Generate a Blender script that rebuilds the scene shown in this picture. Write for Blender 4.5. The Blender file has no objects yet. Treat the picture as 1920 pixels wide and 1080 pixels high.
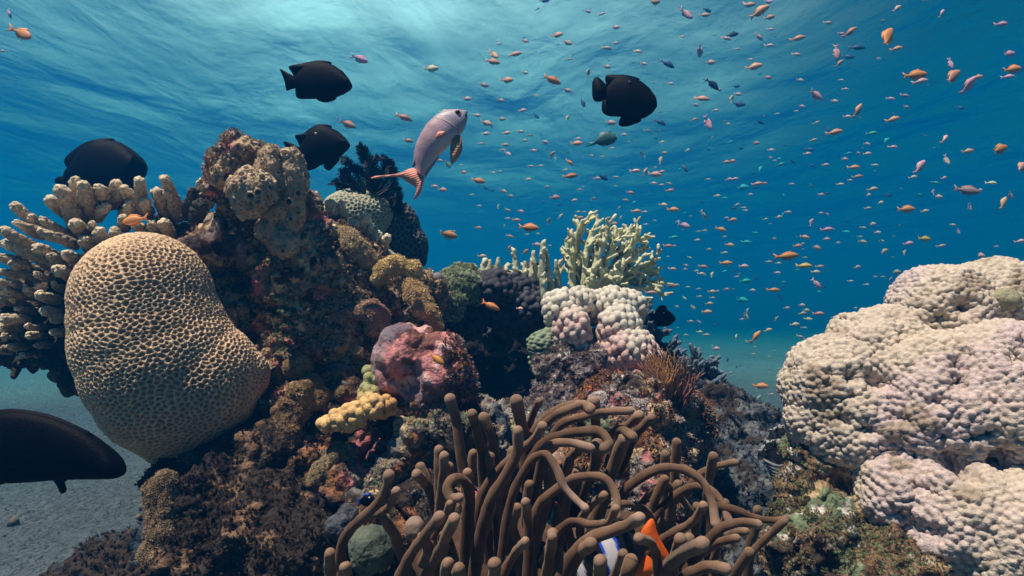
import bpy, math, random
import numpy as np
from mathutils import Vector
C = bpy.context
SC = C.scene
COL = SC.collection
RS = np.random.RandomState(7)
random.seed(7)

# ------------------------------------------------------------------ camera
F = 1144.0                       # focal length in photo pixels (1920 wide)
PITCH = math.radians(3.0)
cam = bpy.data.cameras.new('camera'); cam.sensor_width = 36.0
cam.lens = 36.0 * F / 1920.0
cam.clip_start = 0.01; cam.clip_end = 500.0
camo = bpy.data.objects.new('camera', cam); COL.objects.link(camo)
camo.location = (0, 0, 0); camo.rotation_euler = (math.radians(90) + PITCH, 0, 0)
SC.camera = camo

# ------------------------------------------------------------------ light
SUN_EL, SUN_AZ = math.radians(69), math.radians(-128)# azimuth from +Y, negative = left
sdir = Vector((math.cos(SUN_EL)*math.sin(SUN_AZ), math.cos(SUN_EL)*math.cos(SUN_AZ), math.sin(SUN_EL)))
sl = bpy.data.lights.new('sun', 'SUN'); sl.energy = 5.0; sl.angle = math.radians(0.5)
sl.color = (1.0, 0.53, 0.45)
so = bpy.data.objects.new('sun', sl); COL.objects.link(so)
so.rotation_euler = sdir.to_track_quat('Z', 'Y').to_euler()
W = bpy.data.worlds.new('World'); SC.world = W; W.use_nodes = True
wn = W.node_tree.nodes; wl = W.node_tree.links
sky = wn.new('ShaderNodeTexSky'); sky.sky_type = 'NISHITA'; sky.sun_disc = False
sky.sun_elevation = SUN_EL; sky.sun_rotation = SUN_AZ % (2*math.pi)
wn['Background'].inputs[1].default_value = 0.05
# bright cloud-like patch added to the sky ahead, for a glow through the surface
wt = wn.new('ShaderNodeTexCoord'); wdot = wn.new('ShaderNodeVectorMath'); wdot.operation = 'DOT_PRODUCT'
GLOW_AZ, GLOW_EL = math.radians(-11), math.radians(38)
wdot.inputs[1].default_value = (math.cos(GLOW_EL)*math.sin(GLOW_AZ), math.cos(GLOW_EL)*math.cos(GLOW_AZ), math.sin(GLOW_EL))
wl.new(wt.outputs['Generated'], wdot.inputs[0])
wr = wn.new('ShaderNodeMapRange'); wr.interpolation_type = 'SMOOTHSTEP'; wr.inputs[1].default_value = .80; wr.inputs[2].default_value = 1.0; wr.inputs[3].default_value = .07; wr.inputs[4].default_value = .2
wl.new(wdot.outputs['Value'], wr.inputs[0])
wno = wn.new('ShaderNodeTexNoise'); wno.inputs['Scale'].default_value = 3.0; wno.inputs['Detail'].default_value = 5; wl.new(wt.outputs['Generated'], wno.inputs['Vector'])
wm = wn.new('ShaderNodeMapRange'); wm.inputs[1].default_value = .3; wm.inputs[2].default_value = .7; wm.inputs[3].default_value = .6; wm.inputs[4].default_value = 1.3; wl.new(wno.outputs['Fac'], wm.inputs[0])
wx = wn.new('ShaderNodeMath'); wx.operation = 'MULTIPLY'; wl.new(wr.outputs[0], wx.inputs[0]); wl.new(wm.outputs[0], wx.inputs[1])
ws = wn.new('ShaderNodeVectorMath'); ws.operation = 'SCALE'; wl.new(sky.outputs[0], ws.inputs[0]); wl.new(wx.outputs[0], ws.inputs['Scale'])
wb = wn.new('ShaderNodeRGBToBW'); wl.new(sky.outputs[0], wb.inputs[0])
wc = wn.new('ShaderNodeMapRange'); wc.interpolation_type = 'SMOOTHSTEP'; wc.inputs[1].default_value = .72; wc.inputs[2].default_value = 1.0; wc.inputs[3].default_value = 0; wc.inputs[4].default_value = 6.5
wl.new(wdot.outputs['Value'], wc.inputs[0])
wc2 = wn.new('ShaderNodeMath'); wc2.operation = 'MULTIPLY'; wl.new(wc.outputs[0], wc2.inputs[0]); wl.new(wm.outputs[0], wc2.inputs[1])
wc3 = wn.new('ShaderNodeMath'); wc3.operation = 'MULTIPLY'; wl.new(wc2.outputs[0], wc3.inputs[0]); wl.new(wb.outputs[0], wc3.inputs[1])
wcl = wn.new('ShaderNodeCombineXYZ'); [wl.new(wc3.outputs[0], wcl.inputs[i]) for i in range(3)]
wa = wn.new('ShaderNodeVectorMath'); wa.operation = 'ADD'; wl.new(ws.outputs[0], wa.inputs[0]); wl.new(wcl.outputs[0], wa.inputs[1])
wl.new(wa.outputs[0], wn['Background'].inputs[0])
SC.view_settings.view_transform = 'Standard'; SC.view_settings.look = 'None'
SC.view_settings.exposure = 1.15; SC.view_settings.gamma = 1.0
SC.cycles.use_denoising = True
SC.cycles.max_bounces = 6; SC.cycles.diffuse_bounces = 1; SC.cycles.glossy_bounces = 2
SC.cycles.volume_bounces = 0; SC.cycles.transparent_max_bounces = 12
SC.cycles.caustics_reflective = False; SC.cycles.caustics_refractive = False

SAND_Z = -0.62
TOP_Z = 2.6

def P(px, py, d):
    """photo pixel + distance along the view axis -> point in the place"""
    x = (px - 960) / F * d; u = -(py - 540) / F * d
    return np.array((x, d*math.cos(PITCH) - u*math.sin(PITCH), d*math.sin(PITCH) + u*math.cos(PITCH)))

# ------------------------------------------------------------------ noise
def _h(ix, iy, iz, k):
    n = (ix.astype(np.int64)*374761393 + iy.astype(np.int64)*668265263 + iz.astype(np.int64)*2147483647 + k*1274126177) & 0xffffffff
    n = ((n ^ (n >> 13)) * 1274126177) & 0xffffffff
    n = ((n ^ (n >> 15)) * 2246822519) & 0xffffffff
    return ((n ^ (n >> 16)) & 0xffffff) / float(0xffffff)
def vnoise(p, s, k=0):
    q = p * s; i = np.floor(q).astype(np.int64); f = q - i; f = f*f*f*(f*(f*6-15)+10)
    r = 0
    for a in (0, 1):
        for b in (0, 1):
            for c in (0, 1):
                w = (f[:,0] if a else 1-f[:,0])*(f[:,1] if b else 1-f[:,1])*(f[:,2] if c else 1-f[:,2])
                r = r + w*_h(i[:,0]+a, i[:,1]+b, i[:,2]+c, k)
    return r*2-1
def fbm(p, s, o=4, k=0, g=0.5):
    r = 0; a = 1.0
    for j in range(o):
        r = r + a*vnoise(p, s*(2.03**j), k+j*17); a *= g
    return r
def worley(p, s, k=0, jit=0.85):
    q = p * s; i = np.floor(q).astype(np.int64)
    f1 = np.full(len(p), 9.0); f2 = f1.copy(); idd = np.zeros(len(p))
    for a in (-1, 0, 1):
        for b in (-1, 0, 1):
            for c in (-1, 0, 1):
                jx, jy, jz = i[:,0]+a, i[:,1]+b, i[:,2]+c
                dx = jx + .5 + jit*(_h(jx,jy,jz,k+1)-.5) - q[:,0]
                dy = jy + .5 + jit*(_h(jx,jy,jz,k+2)-.5) - q[:,1]
                dz = jz + .5 + jit*(_h(jx,jy,jz,k+3)-.5) - q[:,2]
                d = np.sqrt(dx*dx+dy*dy+dz*dz)
                near = d < f1
                f2 = np.where(near, f1, np.minimum(f2, d))
                idd = np.where(near, _h(jx,jy,jz,k+4), idd)
                f1 = np.where(near, d, f1)
    return f1, f2, idd
def scell(V, spacing, seed=0):
    """evenly spread cells over a surface: distance to nearest and second nearest centre (in spacings), cell id"""
    from mathutils import kdtree
    rs = np.random.RandomState(seed); cell = spacing; grid = {}; pts = []
    G = np.floor(V/cell).astype(int); Vl = V.tolist(); Gl = G.tolist(); s2 = (spacing*.86)**2
    for q in rs.permutation(len(V)).tolist():
        gx, gy, gz = Gl[q]; x, y, z = Vl[q]; ok = True
        for a in (-1, 0, 1):
            for b in (-1, 0, 1):
                for c in (-1, 0, 1):
                    for (X, Y, Z) in grid.get((gx+a, gy+b, gz+c), ()):
                        if (X-x)**2+(Y-y)**2+(Z-z)**2 < s2: ok = False; break
                    if not ok: break
                if not ok: break
            if not ok: break
        if ok: grid.setdefault((gx, gy, gz), []).append((x, y, z)); pts.append((x, y, z))
    kd = kdtree.KDTree(len(pts))
    for i, p in enumerate(pts): kd.insert(p, i)
    kd.balance(); f1 = np.empty(len(V)); f2 = np.empty(len(V)); ids = np.empty(len(V), int)
    for i, p in enumerate(Vl):
        r = kd.find_n(p, 2); f1[i] = r[0][2]; f2[i] = r[1][2]; ids[i] = r[0][1]
    return f1/spacing, f2/spacing, rs.rand(len(pts)+1)[ids]
def sstep(a, b, x):
    t = np.clip((x-a)/(b-a), 0, 1); return t*t*(3-2*t)
def knob(f1, R):
    return np.sqrt(np.clip(1-(f1/R)**2, 0, 1))

# ------------------------------------------------------------------ meshes
def tag(o, label=None, cat=None, group=None, kind=None):
    if label: o['label'] = label
    if cat: o['category'] = cat
    if group: o['group'] = group
    if kind: o['kind'] = kind
    return o
def thing(name, label, cat, loc, group=None):
    o = bpy.data.objects.new(name, None); COL.objects.link(o); o.empty_display_size = 0.05
    o.location = tuple(loc); return tag(o, label, cat, group)
def raw_mesh(name, V, faces, smooth=True):
    me = bpy.data.meshes.new(name)
    V = np.asarray(V, dtype=np.float32)
    if isinstance(faces, np.ndarray):
        n, k = faces.shape
        me.vertices.add(len(V)); me.vertices.foreach_set('co', V.ravel())
        me.loops.add(n*k); me.loops.foreach_set('vertex_index', faces.ravel().astype(np.int32))
        me.polygons.add(n); me.polygons.foreach_set('loop_start', np.arange(0, n*k, k, dtype=np.int32))
        me.update(calc_edges=True); me.validate()
    else:
        me.from_pydata(V.tolist(), [], faces); me.update()
    me.polygons.foreach_set('use_smooth', [smooth]*len(me.polygons))
    return me
def obj(name, V, faces, mat, parent=None, loc=None, col=None, smooth=True):
    """one mesh object; V in world coordinates, origin at the parent thing or at loc"""
    V = np.asarray(V, dtype=float)
    if parent is not None:
        root = parent
        while root.parent is not None: root = root.parent
        org = np.array(root.location)
    else:
        org = np.array(loc) if loc is not None else np.array((V[:,0].mean(), V[:,1].mean(), V[:,2].min()))
    me = raw_mesh(name, V-org, faces, smooth)
    if col is not None:
        col = np.asarray(col, dtype=np.float32)
        if col.ndim == 1: col = np.tile(col, (len(V), 1))
        if col.shape[1] == 3: col = np.hstack([col, np.ones((len(col), 1), np.float32)])
        at = me.color_attributes.new('Col', 'FLOAT_COLOR', 'POINT'); at.data.foreach_set('color', col.ravel())
    if mat: me.materials.append(mat)
    o = bpy.data.objects.new(name, me); COL.objects.link(o)
    if parent is not None: o.parent = parent
    else: o.location = tuple(org)
    return o
def join(parts):
    """parts: list of (V, F ndarray) with the same face size, optional colours"""
    Vs, Fs, Cs, n = [], [], [], 0
    for p in parts:
        Vs.append(p[0]); Fs.append(p[1]+n); n += len(p[0])
        if len(p) > 2: Cs.append(p[2])
    return np.vstack(Vs), np.vstack(Fs), (np.vstack(Cs) if Cs else None)
def tube(pts, rad, seg=12, sub=5, flat=1.0, cap=True):
    """smooth tube through pts (world), radii rad, rounded tip; quads"""
    pts = np.array(pts, float); rad = np.array(rad, float)
    n = len(pts)
    t = np.linspace(0, n-1, (n-1)*sub+1)
    i = np.clip(t.astype(int), 0, n-2); f = (t-i)[:,None]
    p0 = pts[np.maximum(i-1, 0)]; p1 = pts[i]; p2 = pts[i+1]; p3 = pts[np.minimum(i+2, n-1)]
    c = .5*((2*p1)+(-p0+p2)*f+(2*p0-5*p1+4*p2-p3)*f**2+(-p0+3*p1-3*p2+p3)*f**3)
    r = rad[i]*(1-f[:,0]) + rad[i+1]*f[:,0]
    if cap:
        d = c[-1]-c[-2]; d /= np.linalg.norm(d)+1e-9
        ks = np.array([.45, .75, .93, 1.0]); 
        c = np.vstack([c]+[c[-1:]+d*r[-1]*k for k in ks]); r = np.append(r, r[-1]*np.sqrt(np.clip(1-ks**2, 0.0004, 1)))
    T = np.gradient(c, axis=0); T /= np.linalg.norm(T, axis=1)[:,None]+1e-12
    nrm = np.cross(T[0], (0,0,1.0)); 
    if np.linalg.norm(nrm) < 1e-3: nrm = np.cross(T[0], (0,1.0,0))
    nrm /= np.linalg.norm(nrm)
    a = np.linspace(0, 2*math.pi, seg, endpoint=False)
    V = []
    for k in range(len(c)):
        nrm = nrm - T[k]*np.dot(nrm, T[k]); nrm /= np.linalg.norm(nrm)+1e-12
        b = np.cross(T[k], nrm)
        V.append(c[k] + r[k]*(np.cos(a)[:,None]*nrm + flat*np.sin(a)[:,None]*b))
    V = np.vstack(V); m = len(c)
    k = np.arange(m-1)[:,None]*seg; j = np.arange(seg)[None,:]; j2 = (j+1) % seg
    Fq = np.stack([k+j, k+j2, k+seg+j2, k+seg+j], -1).reshape(-1, 4)
    return V, Fq, np.repeat(np.linspace(0, 1, m), seg)
def normals(V, Fq):
    n = np.zeros_like(V)
    a = V[Fq[:,2]]-V[Fq[:,0]]; b = V[Fq[:,3 if Fq.shape[1] == 4 else 1]]-V[Fq[:,1 if Fq.shape[1] == 4 else 0]]
    fn = np.cross(a, b) if Fq.shape[1] == 4 else np.cross(V[Fq[:,1]]-V[Fq[:,0]], V[Fq[:,2]]-V[Fq[:,0]])
    for k in range(Fq.shape[1]):
        for ax in range(3): n[:,ax] += np.bincount(Fq[:,k], fn[:,ax], minlength=len(V))
    return n/(np.linalg.norm(n, axis=1)[:,None]+1e-12)
_ico = {}
def ico(level):
    if level not in _ico:
        import bmesh
        bm = bmesh.new(); bmesh.ops.create_icosphere(bm, subdivisions=level, radius=1.0)
        V = np.array([v.co[:] for v in bm.verts]); Ft = np.array([[v.index for v in f.verts] for f in bm.faces]); bm.free()
        _ico[level] = (V, Ft)
    return _ico[level]
def ball(px, py, d, r, sx=1, sy=1, sz=1):
    """ellipsoid seen at px,py with a radius of r photo pixels; sx across, sy in depth, sz up"""
    V, Ft = ico(3); R = r*d/F
    return V*np.array((sx, sy, sz))*R + P(px, py, d), Ft
def limb(pts, sub=4):
    """tapering limb given as (px, py, d, rpx) joints"""
    V, Fq, _ = tube([P(a, b, d) for a, b, d, r in pts], [r*d/F for a, b, d, r in pts], 16, sub)
    V0, F0, _ = tube([P(*pts[0][:3])+(0,0,1e-4), P(*pts[0][:3])], [pts[0][3]*pts[0][2]/F*.99]*2, 16, 1)
    Ft = np.vstack([Fq[:,[0,1,2]], Fq[:,[0,2,3]]]); Ft0 = np.vstack([F0[:,[0,1,2]], F0[:,[0,2,3]]])
    # close the root with a ball so that the solid is watertight for remeshing
    b = ball(pts[0][0], pts[0][1], pts[0][2], pts[0][3])
    return join([(V, Ft), b])[:2]
def remesh(parts, voxel, smooth=4):
    V, Ft, _ = join([p[:2] for p in parts])
    me = raw_mesh('tmp', V, Ft); o = bpy.data.objects.new('tmp', me); COL.objects.link(o)
    m = o.modifiers.new('r', 'REMESH'); m.mode = 'VOXEL'; m.voxel_size = voxel; m.adaptivity = 0
    if smooth:
        s = o.modifiers.new('s', 'SMOOTH'); s.factor = .5; s.iterations = smooth
    dg = C.evaluated_depsgraph_get(); ev = o.evaluated_get(dg); m2 = ev.to_mesh()
    V2 = np.empty(len(m2.vertices)*3, np.float32); m2.vertices.foreach_get('co', V2); V2 = V2.reshape(-1, 3).astype(float)
    F2 = np.empty(len(m2.loops), np.int32); m2.loops.foreach_get('vertex_index', F2); F2 = F2.reshape(-1, 4)
    ev.to_mesh_clear(); bpy.data.objects.remove(o); bpy.data.meshes.remove(me)
    return V2, F2
def mixc(a, b, t):
    t = np.clip(t, 0, 1)[:,None]; return np.asarray(a)*(1-t)+np.asarray(b)*t
def scatter(V, N, mask, n, tmpl, size, rs, tilt=.35, cols=None, jitter=.25, sink=0.0, align=None):
    """n copies of a small template standing on the surface points where mask is true; one merged mesh"""
    idx = np.nonzero(mask)[0]
    if len(idx) == 0: idx = np.arange(len(V))
    idx = rs.choice(idx, n)
    TV, TF = tmpl
    nn = N[idx] + rs.normal(0, tilt, (n, 3)); nn /= np.linalg.norm(nn, axis=1)[:,None]
    r = rs.normal(0, 1, (n, 3)); a = np.cross(nn, r); a /= np.linalg.norm(a, axis=1)[:,None]; b = np.cross(nn, a)
    s = rs.uniform(size[0], size[1], n)
    base = V[idx] - nn*(sink*s)[:,None]
    W_ = base[:,None,:] + s[:,None,None]*(TV[None,:,0:1]*a[:,None,:] + TV[None,:,1:2]*b[:,None,:] + TV[None,:,2:3]*nn[:,None,:])
    FF = TF[None,:,:] + (np.arange(n)*len(TV))[:,None,None]
    cc = None
    if cols is not None:
        cols = np.asarray(cols); ci = rs.randint(0, len(cols), n) if cols.ndim == 2 and len(cols) < 20 else idx
        c = cols[ci] * (1+rs.uniform(-jitter, jitter, n))[:,None]
        cc = np.repeat(c, len(TV), axis=0)
    return W_.reshape(-1, 3), FF.reshape(-1, TF.shape[1]), cc

# ------------------------------------------------------------------ materials
def new_mat(name):
    m = bpy.data.materials.new(name); m.use_nodes = True
    nt = m.node_tree; b = nt.nodes['Principled BSDF']; return m, nt, b
def reef_mat(name, color=None, rough=.75, nscale=60, namp=.35, bump=.4, bscale=220, bdist=.002, spec=.25, sss=0, vor=0):
    """vertex colour (or one colour) broken up by noise, with fine bump"""
    m, nt, b = new_mat(name); N = nt.nodes; L = nt.links
    tc = N.new('ShaderNodeNewGeometry')
    n1 = N.new('ShaderNodeTexNoise'); n1.inputs['Scale'].default_value = nscale; n1.inputs['Detail'].default_value = 5
    n1.inputs['Roughness'].default_value = .65
    L.new(tc.outputs['Position'], n1.inputs['Vector'])
    mr = N.new('ShaderNodeMapRange'); mr.inputs[1].default_value = .3; mr.inputs[2].default_value = .7
    mr.inputs[3].default_value = 1-namp; mr.inputs[4].default_value = 1+namp
    L.new(n1.outputs['Fac'], mr.inputs[0])
    if color is None:
        src = N.new('ShaderNodeVertexColor'); src.layer_name = 'Col'
    else:
        src = N.new('ShaderNodeRGB'); src.outputs[0].default_value = (*color, 1)
    mx = N.new('ShaderNodeVectorMath'); mx.operation = 'SCALE'
    L.new(src.outputs[0], mx.inputs[0]); L.new(mr.outputs[0], mx.inputs['Scale'])
    L.new(mx.outputs[0], b.inputs['Base Color'])
    b.inputs['Roughness'].default_value = rough; b.inputs['Specular IOR Level'].default_value = spec
    n2 = N.new('ShaderNodeTexNoise'); n2.inputs['Scale'].default_value = bscale; n2.inputs['Detail'].default_value = 4
    L.new(tc.outputs['Position'], n2.inputs['Vector'])
    bp = N.new('ShaderNodeBump'); bp.inputs['Strength'].default_value = bump; bp.inputs['Distance'].default_value = bdist
    src_h = n2.outputs['Fac']
    if vor:
        v = N.new('ShaderNodeTexVoronoi'); v.inputs['Scale'].default_value = vor
        L.new(tc.outputs['Position'], v.inputs['Vector'])
        ad = N.new('ShaderNodeMath'); ad.operation = 'SUBTRACT'
        L.new(n2.outputs['Fac'], ad.inputs[0]); L.new(v.outputs['Distance'], ad.inputs[1]); src_h = ad.outputs[0]
    L.new(src_h, bp.inputs['Height']); L.new(bp.outputs[0], b.inputs['Normal'])
    if sss:
        b.inputs['Subsurface Weight'].default_value = sss; b.inputs['Subsurface Radius'].default_value = (.01, .006, .004)
        b.inputs['Subsurface Scale'].default_value = .6
    return m

# ------------------------------------------------------------------ setting: sea surface, sand, water body
def build_setting():
    # sea surface seen from below
    n = 220
    u = np.linspace(-1, 1, n); g = np.sign(u)*np.abs(u)**2.2*90
    X, Y = np.meshgrid(g, g+6)
    p = np.stack([X.ravel(), Y.ravel(), np.zeros(n*n)], 1)
    z = .05*vnoise(p*np.array((1, .6, 1)), .5, 3) + .03*vnoise(p, 1.3, 5)
    p[:,2] = TOP_Z + z
    i = np.arange(n-1)[:,None]*n + np.arange(n-1)[None,:]
    Fq = np.stack([i, i+1, i+n+1, i+n], -1).reshape(-1, 4)
    m = bpy.data.materials.new('sea_surface'); m.use_nodes = True; nt = m.node_tree; N = nt.nodes; L = nt.links
    N.remove(N['Principled BSDF']); out = N['Material Output']
    geo = N.new('ShaderNodeNewGeometry')
    mp = N.new('ShaderNodeMapping'); mp.inputs['Rotation'].default_value = (0, 0, math.radians(-8)); mp.inputs['Scale'].default_value = (.8, .45, 1)
    L.new(geo.outputs['Position'], mp.inputs[0])
    w1 = N.new('ShaderNodeTexNoise'); w1.inputs['Scale'].default_value = .8; w1.inputs['Detail'].default_value = 6; w1.inputs['Roughness'].default_value = .42; w1.inputs['Distortion'].default_value = .35
    L.new(mp.outputs[0], w1.inputs['Vector'])
    w2 = N.new('ShaderNodeTexNoise'); w2.inputs['Scale'].default_value = 3.0; w2.inputs['Detail'].default_value = 5; w2.inputs['Distortion'].default_value = .8
    L.new(mp.outputs[0], w2.inputs['Vector'])
    ad = N.new('ShaderNodeMath'); ad.operation = 'MULTIPLY_ADD'; ad.inputs[1].default_value = .10
    L.new(w2.outputs['Fac'], ad.inputs[0]); L.new(w1.outputs['Fac'], ad.inputs[2])
    bp = N.new('ShaderNodeBump'); bp.inputs['Strength'].default_value = 1.0; bp.inputs['Distance'].default_value = SURF_BUMP
    L.new(ad.outputs[0], bp.inputs['Height'])
    lw = N.new('ShaderNodeLayerWeight'); lw.inputs['Blend'].default_value = .5; L.new(bp.outputs[0], lw.inputs['Normal'])
    cr = N.new('ShaderNodeMapRange'); cr.interpolation_type = 'SMOOTHSTEP'
    cr.inputs[1].default_value = SURF_RANGE[0]; cr.inputs[2].default_value = SURF_RANGE[1]; cr.inputs[3].default_value = 0.02; cr.inputs[4].default_value = .96
    L.new(lw.outputs['Facing'], cr.inputs[0])
    tr = N.new('ShaderNodeBsdfTransparent'); tr.inputs[0].default_value = (*SURF_TINT, 1)
    gl = N.new('ShaderNodeBsdfGlossy'); gl.inputs['Roughness'].default_value = .16; gl.inputs[0].default_value = (.10, .70, .95, 1)
    L.new(bp.outputs[0], gl.inputs['Normal'])
    mx = N.new('ShaderNodeMixShader'); L.new(cr.outputs[0], mx.inputs[0]); L.new(tr.outputs[0], mx.inputs[1]); L.new(gl.outputs[0], mx.inputs[2])
    L.new(mx.outputs[0], out.inputs['Surface'])
    tag(obj('sea_surface', p, Fq, m, loc=(0, 0, TOP_Z)), kind='structure')
    # sand
    n = 420
    u = np.linspace(-1, 1, n); gx = np.sign(u)*np.abs(u)**3*95; gy = np.sign(u)*np.abs(u)**3*95+2.2
    X, Y = np.meshgrid(gx, gy)
    p = np.stack([X.ravel(), Y.ravel(), np.zeros(n*n)], 1)
    near = np.exp(-((p[:,0]/6)**2+((p[:,1]-2)/7)**2))
    z = .02*vnoise(p, 1.1, 31) + near*(.010*vnoise(p, 5, 33)+.008*fbm(p, 14, 3, 35))
    f1, f2, _ = worley(p*np.array((1, 1, 1)), 2.6, 37)
    z -= near*.03*np.exp(-(f1/.11)**2); z += near*.012*np.exp(-((f1-.2)/.1)**2)
    p[:,2] = SAND_Z + z
    i = np.arange(n-1)[:,None]*n + np.arange(n-1)[None,:]
    Fq = np.stack([i, i+1, i+n+1, i+n], -1).reshape(-1, 4)
    ms = reef_mat('sand', None, rough=.9, nscale=26, namp=.35, bump=1.0, bscale=45, bdist=.05)
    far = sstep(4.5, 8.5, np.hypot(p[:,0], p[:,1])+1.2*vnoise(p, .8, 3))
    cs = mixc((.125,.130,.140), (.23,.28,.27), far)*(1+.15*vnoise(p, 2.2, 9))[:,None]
    tag(obj('sand_seabed', p, Fq, ms, loc=(0, 0, SAND_Z), col=cs), kind='structure')
    # rubble and shell bits lying on the sand
    rs = np.random.RandomState(41); n = 520
    bx = np.column_stack([rs.uniform(-3.5, 3.5, n), rs.uniform(1.2, 9, n), np.full(n, SAND_Z+.004)])
    up = np.tile((0, 0, 1.0), (n, 1)); W_, FF, cc = scatter(bx, up, np.ones(n, bool), n, ico(1), (.004, .018), rs, .3, [(.20,.19,.17),(.30,.28,.25),(.10,.09,.08),(.22,.16,.12)], .3, .2)
    W_ += .003*fbm(W_, 90, 2)[:,None]
    tag(obj('rubble', W_, FF, reef_mat('rubble', rough=.9), None, loc=(0, 3, SAND_Z), col=cc), 'small rubble and shell bits strewn over the sand', 'rubble', None, 'stuff')
    # the water itself: an even volume round everything
    V = np.array([(x, y, z) for x in (-110, 110) for y in (-100, 115) for z in (SAND_Z-1.2, TOP_Z+.35)], float)
    Fq = np.array([(0,1,3,2),(4,6,7,5),(0,4,5,1),(2,3,7,6),(0,2,6,4),(1,5,7,3)])
    m = bpy.data.materials.new('water_body'); m.use_nodes = True; nt = m.node_tree; N = nt.nodes
    N.remove(N['Principled BSDF'])
    v = N.new('ShaderNodeVolumePrincipled'); v.inputs['Color'].default_value = (*HAZE_COL, 1)
    v.inputs['Absorption Color'].default_value = (*HAZE_ABS, 1)
    v.inputs['Density'].default_value = HAZE_D; v.inputs['Anisotropy'].default_value = HAZE_G
    nt.links.new(v.outputs[0], N['Material Output'].inputs['Volume'])
    m.cycles.homogeneous_volume = True
    tag(obj('haze', V, Fq, m, loc=(0, 0, 0), smooth=False), kind='stuff')
SURF_BUMP = .24; SURF_RANGE = (.20, .84); SURF_TINT = (.80, .89, .93)
HAZE_COL = (.0006, .108, .350); HAZE_ABS = (.08, .60, .85); HAZE_D = .22; HAZE_G = .25
build_setting()
# ------------------------------------------------------------------ reef helpers
def cone_tmpl(k=5, seg=4, spread=.6, hmin=.6, rs=None, r=.13, bend=.25):
    rs = rs or np.random.RandomState(k); ps = []
    for j in range(k):
        a = rs.uniform(0, 6.28); t = rs.uniform(.2, 1)*spread; h = rs.uniform(hmin, 1)
        d = np.array((math.cos(a)*t, math.sin(a)*t, h)); m = d*.55+np.array((0, 0, bend*.4))
        b = np.array((math.cos(a), math.sin(a), 0))*.12
        V, Fq, _ = tube([b, b+m, b+d], [r, r*.8, r*.35], seg, 1, cap=False); ps.append((V, Fq))
    return join(ps)[:2]
def star_tmpl(k=7, seed=1, up=.5, r=.12):
    rs = np.random.RandomState(seed); ps = []
    for j in range(k):
        a = 6.283*j/k + rs.uniform(-.25, .25)
        d = np.array((math.cos(a), math.sin(a), up*rs.uniform(.5, 1.5))); d /= np.linalg.norm(d)
        V, Fq, _ = tube([d*.05, d*.6+np.array((0,0,.1)), d], [r, r, r*.5], 4, 1, cap=False); ps.append((V, Fq))
    V, Fq, _ = tube([(0,0,-.6), (0,0,.1)], [.22, .3], 5, 1, cap=False); ps.append((V, Fq))
    return join(ps)[:2]
def bead_tmpl():
    V, Ft = ico(1); return V, Ft
def leaf_tmpl():
    V = []; n = 5
    for j in range(n):
        t = j/(n-1); w = .45*math.sin(math.pi*(.12+.8*t))
        z = t; y = .5*t*t
        V += [(-w, y+.10, z), (0, y, z-.03), (w, y+.10, z)]
    Fq = []
    for j in range(n-1):
        a = j*3; Fq += [(a, a+1, a+4, a+3), (a+1, a+2, a+5, a+4)]
    return np.array(V, float), np.array(Fq)
SPRIG = cone_tmpl(5, 4); SPRIG2 = cone_tmpl(7, 4, .9, .4); STAR = star_tmpl(); BEAD = bead_tmpl(); LEAF = leaf_tmpl()
BB, BC = ico(2)
M_ROCK = reef_mat('encrusted_rock', rough=.9, nscale=90, namp=.7, bump=1.0, bscale=160, bdist=.006)
M_CORAL = reef_mat('coral_skin', rough=.7, nscale=120, namp=.22, bump=.5, bscale=420, bdist=.0015, vor=420)
M_TURF = reef_mat('turf', rough=.85, nscale=120, namp=.4, bump=.3, bscale=400, bdist=.001)
M_SOFT = reef_mat('soft_coral', rough=.7, nscale=70, namp=.3, bump=.3, bscale=400, bdist=.001, sss=.15)
def craggy(V, Fq, amp=1.0, s=1.0, k=0):
    N = normals(V, Fq)
    h = .020*fbm(V, 13*s, 4, k) + .014*(1-np.abs(fbm(V, 30*s, 3, k+9)))
    f1, f2, _ = worley(V + .01*np.stack([vnoise(V, 40, k+60), vnoise(V, 40, k+61), vnoise(V, 40, k+62)], 1), 55*s, k+20)
    h += .007*(.5-f1) + .004*fbm(V, 150, 2, k+31)
    V = V + N*(amp*h)[:,None]
    return V, normals(V, Fq)
PAL = dict(dark=(.05, .036, .030), brown=(.22, .135, .08), mauve=(.30, .235, .205), pink=(.55, .19, .19), green=(.17, .22, .13),
           beige=(.58, .43, .25), rust=(.34, .15, .07), white=(.55, .52, .48), blue=(.05, .07, .10), grey=(.20, .20, .19))
def patches(V, base, lst, k=0):
    """lst: (palette colour, noise scale, threshold, softness)"""
    c = np.tile(np.array(PAL[base] if isinstance(base, str) else base), (len(V), 1))
    for j, (nm, s, th, so) in enumerate(lst):
        m = sstep(th, th+so, fbm(V, s, 4, k+50*j+7))
        col = np.array(PAL[nm] if isinstance(nm, str) else nm)
        c = c*(1-m[:,None]) + col*m[:,None]
    return c
def rock(name, label, parts, voxel, base, pl, amp=1.0, s=1.0, k=0, turf=None, cat='rock', n_smooth=3):
    V, Fq = remesh(parts, voxel, n_smooth)
    V, N = craggy(V, Fq, amp, s, k)
    c = patches(V, base, pl, k)
    loc = (V[:,0].mean(), V[:,1].mean(), V[:,2].min())
    t = thing(name, label, cat, loc)
    obj('stone', V, Fq, M_ROCK, t, col=c)
    rs = np.random.RandomState(100+k)
    if turf:
        for (tn, tmpl, n, size, cols, nz, th, mat) in turf:
            m = (fbm(V, nz, 3, k+77+len(tn)) > th) & (N[:,2] > -.35) & (N[:,1] < .6)
            W_, FF, cc = scatter(V, N, m, n, tmpl, size, rs, .45, cols)
            tag(obj(tn, W_, FF, mat or M_TURF, t, col=cc), kind='stuff')
    return t, V, N, Fq
def B(*a): return ball(*a)
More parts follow.
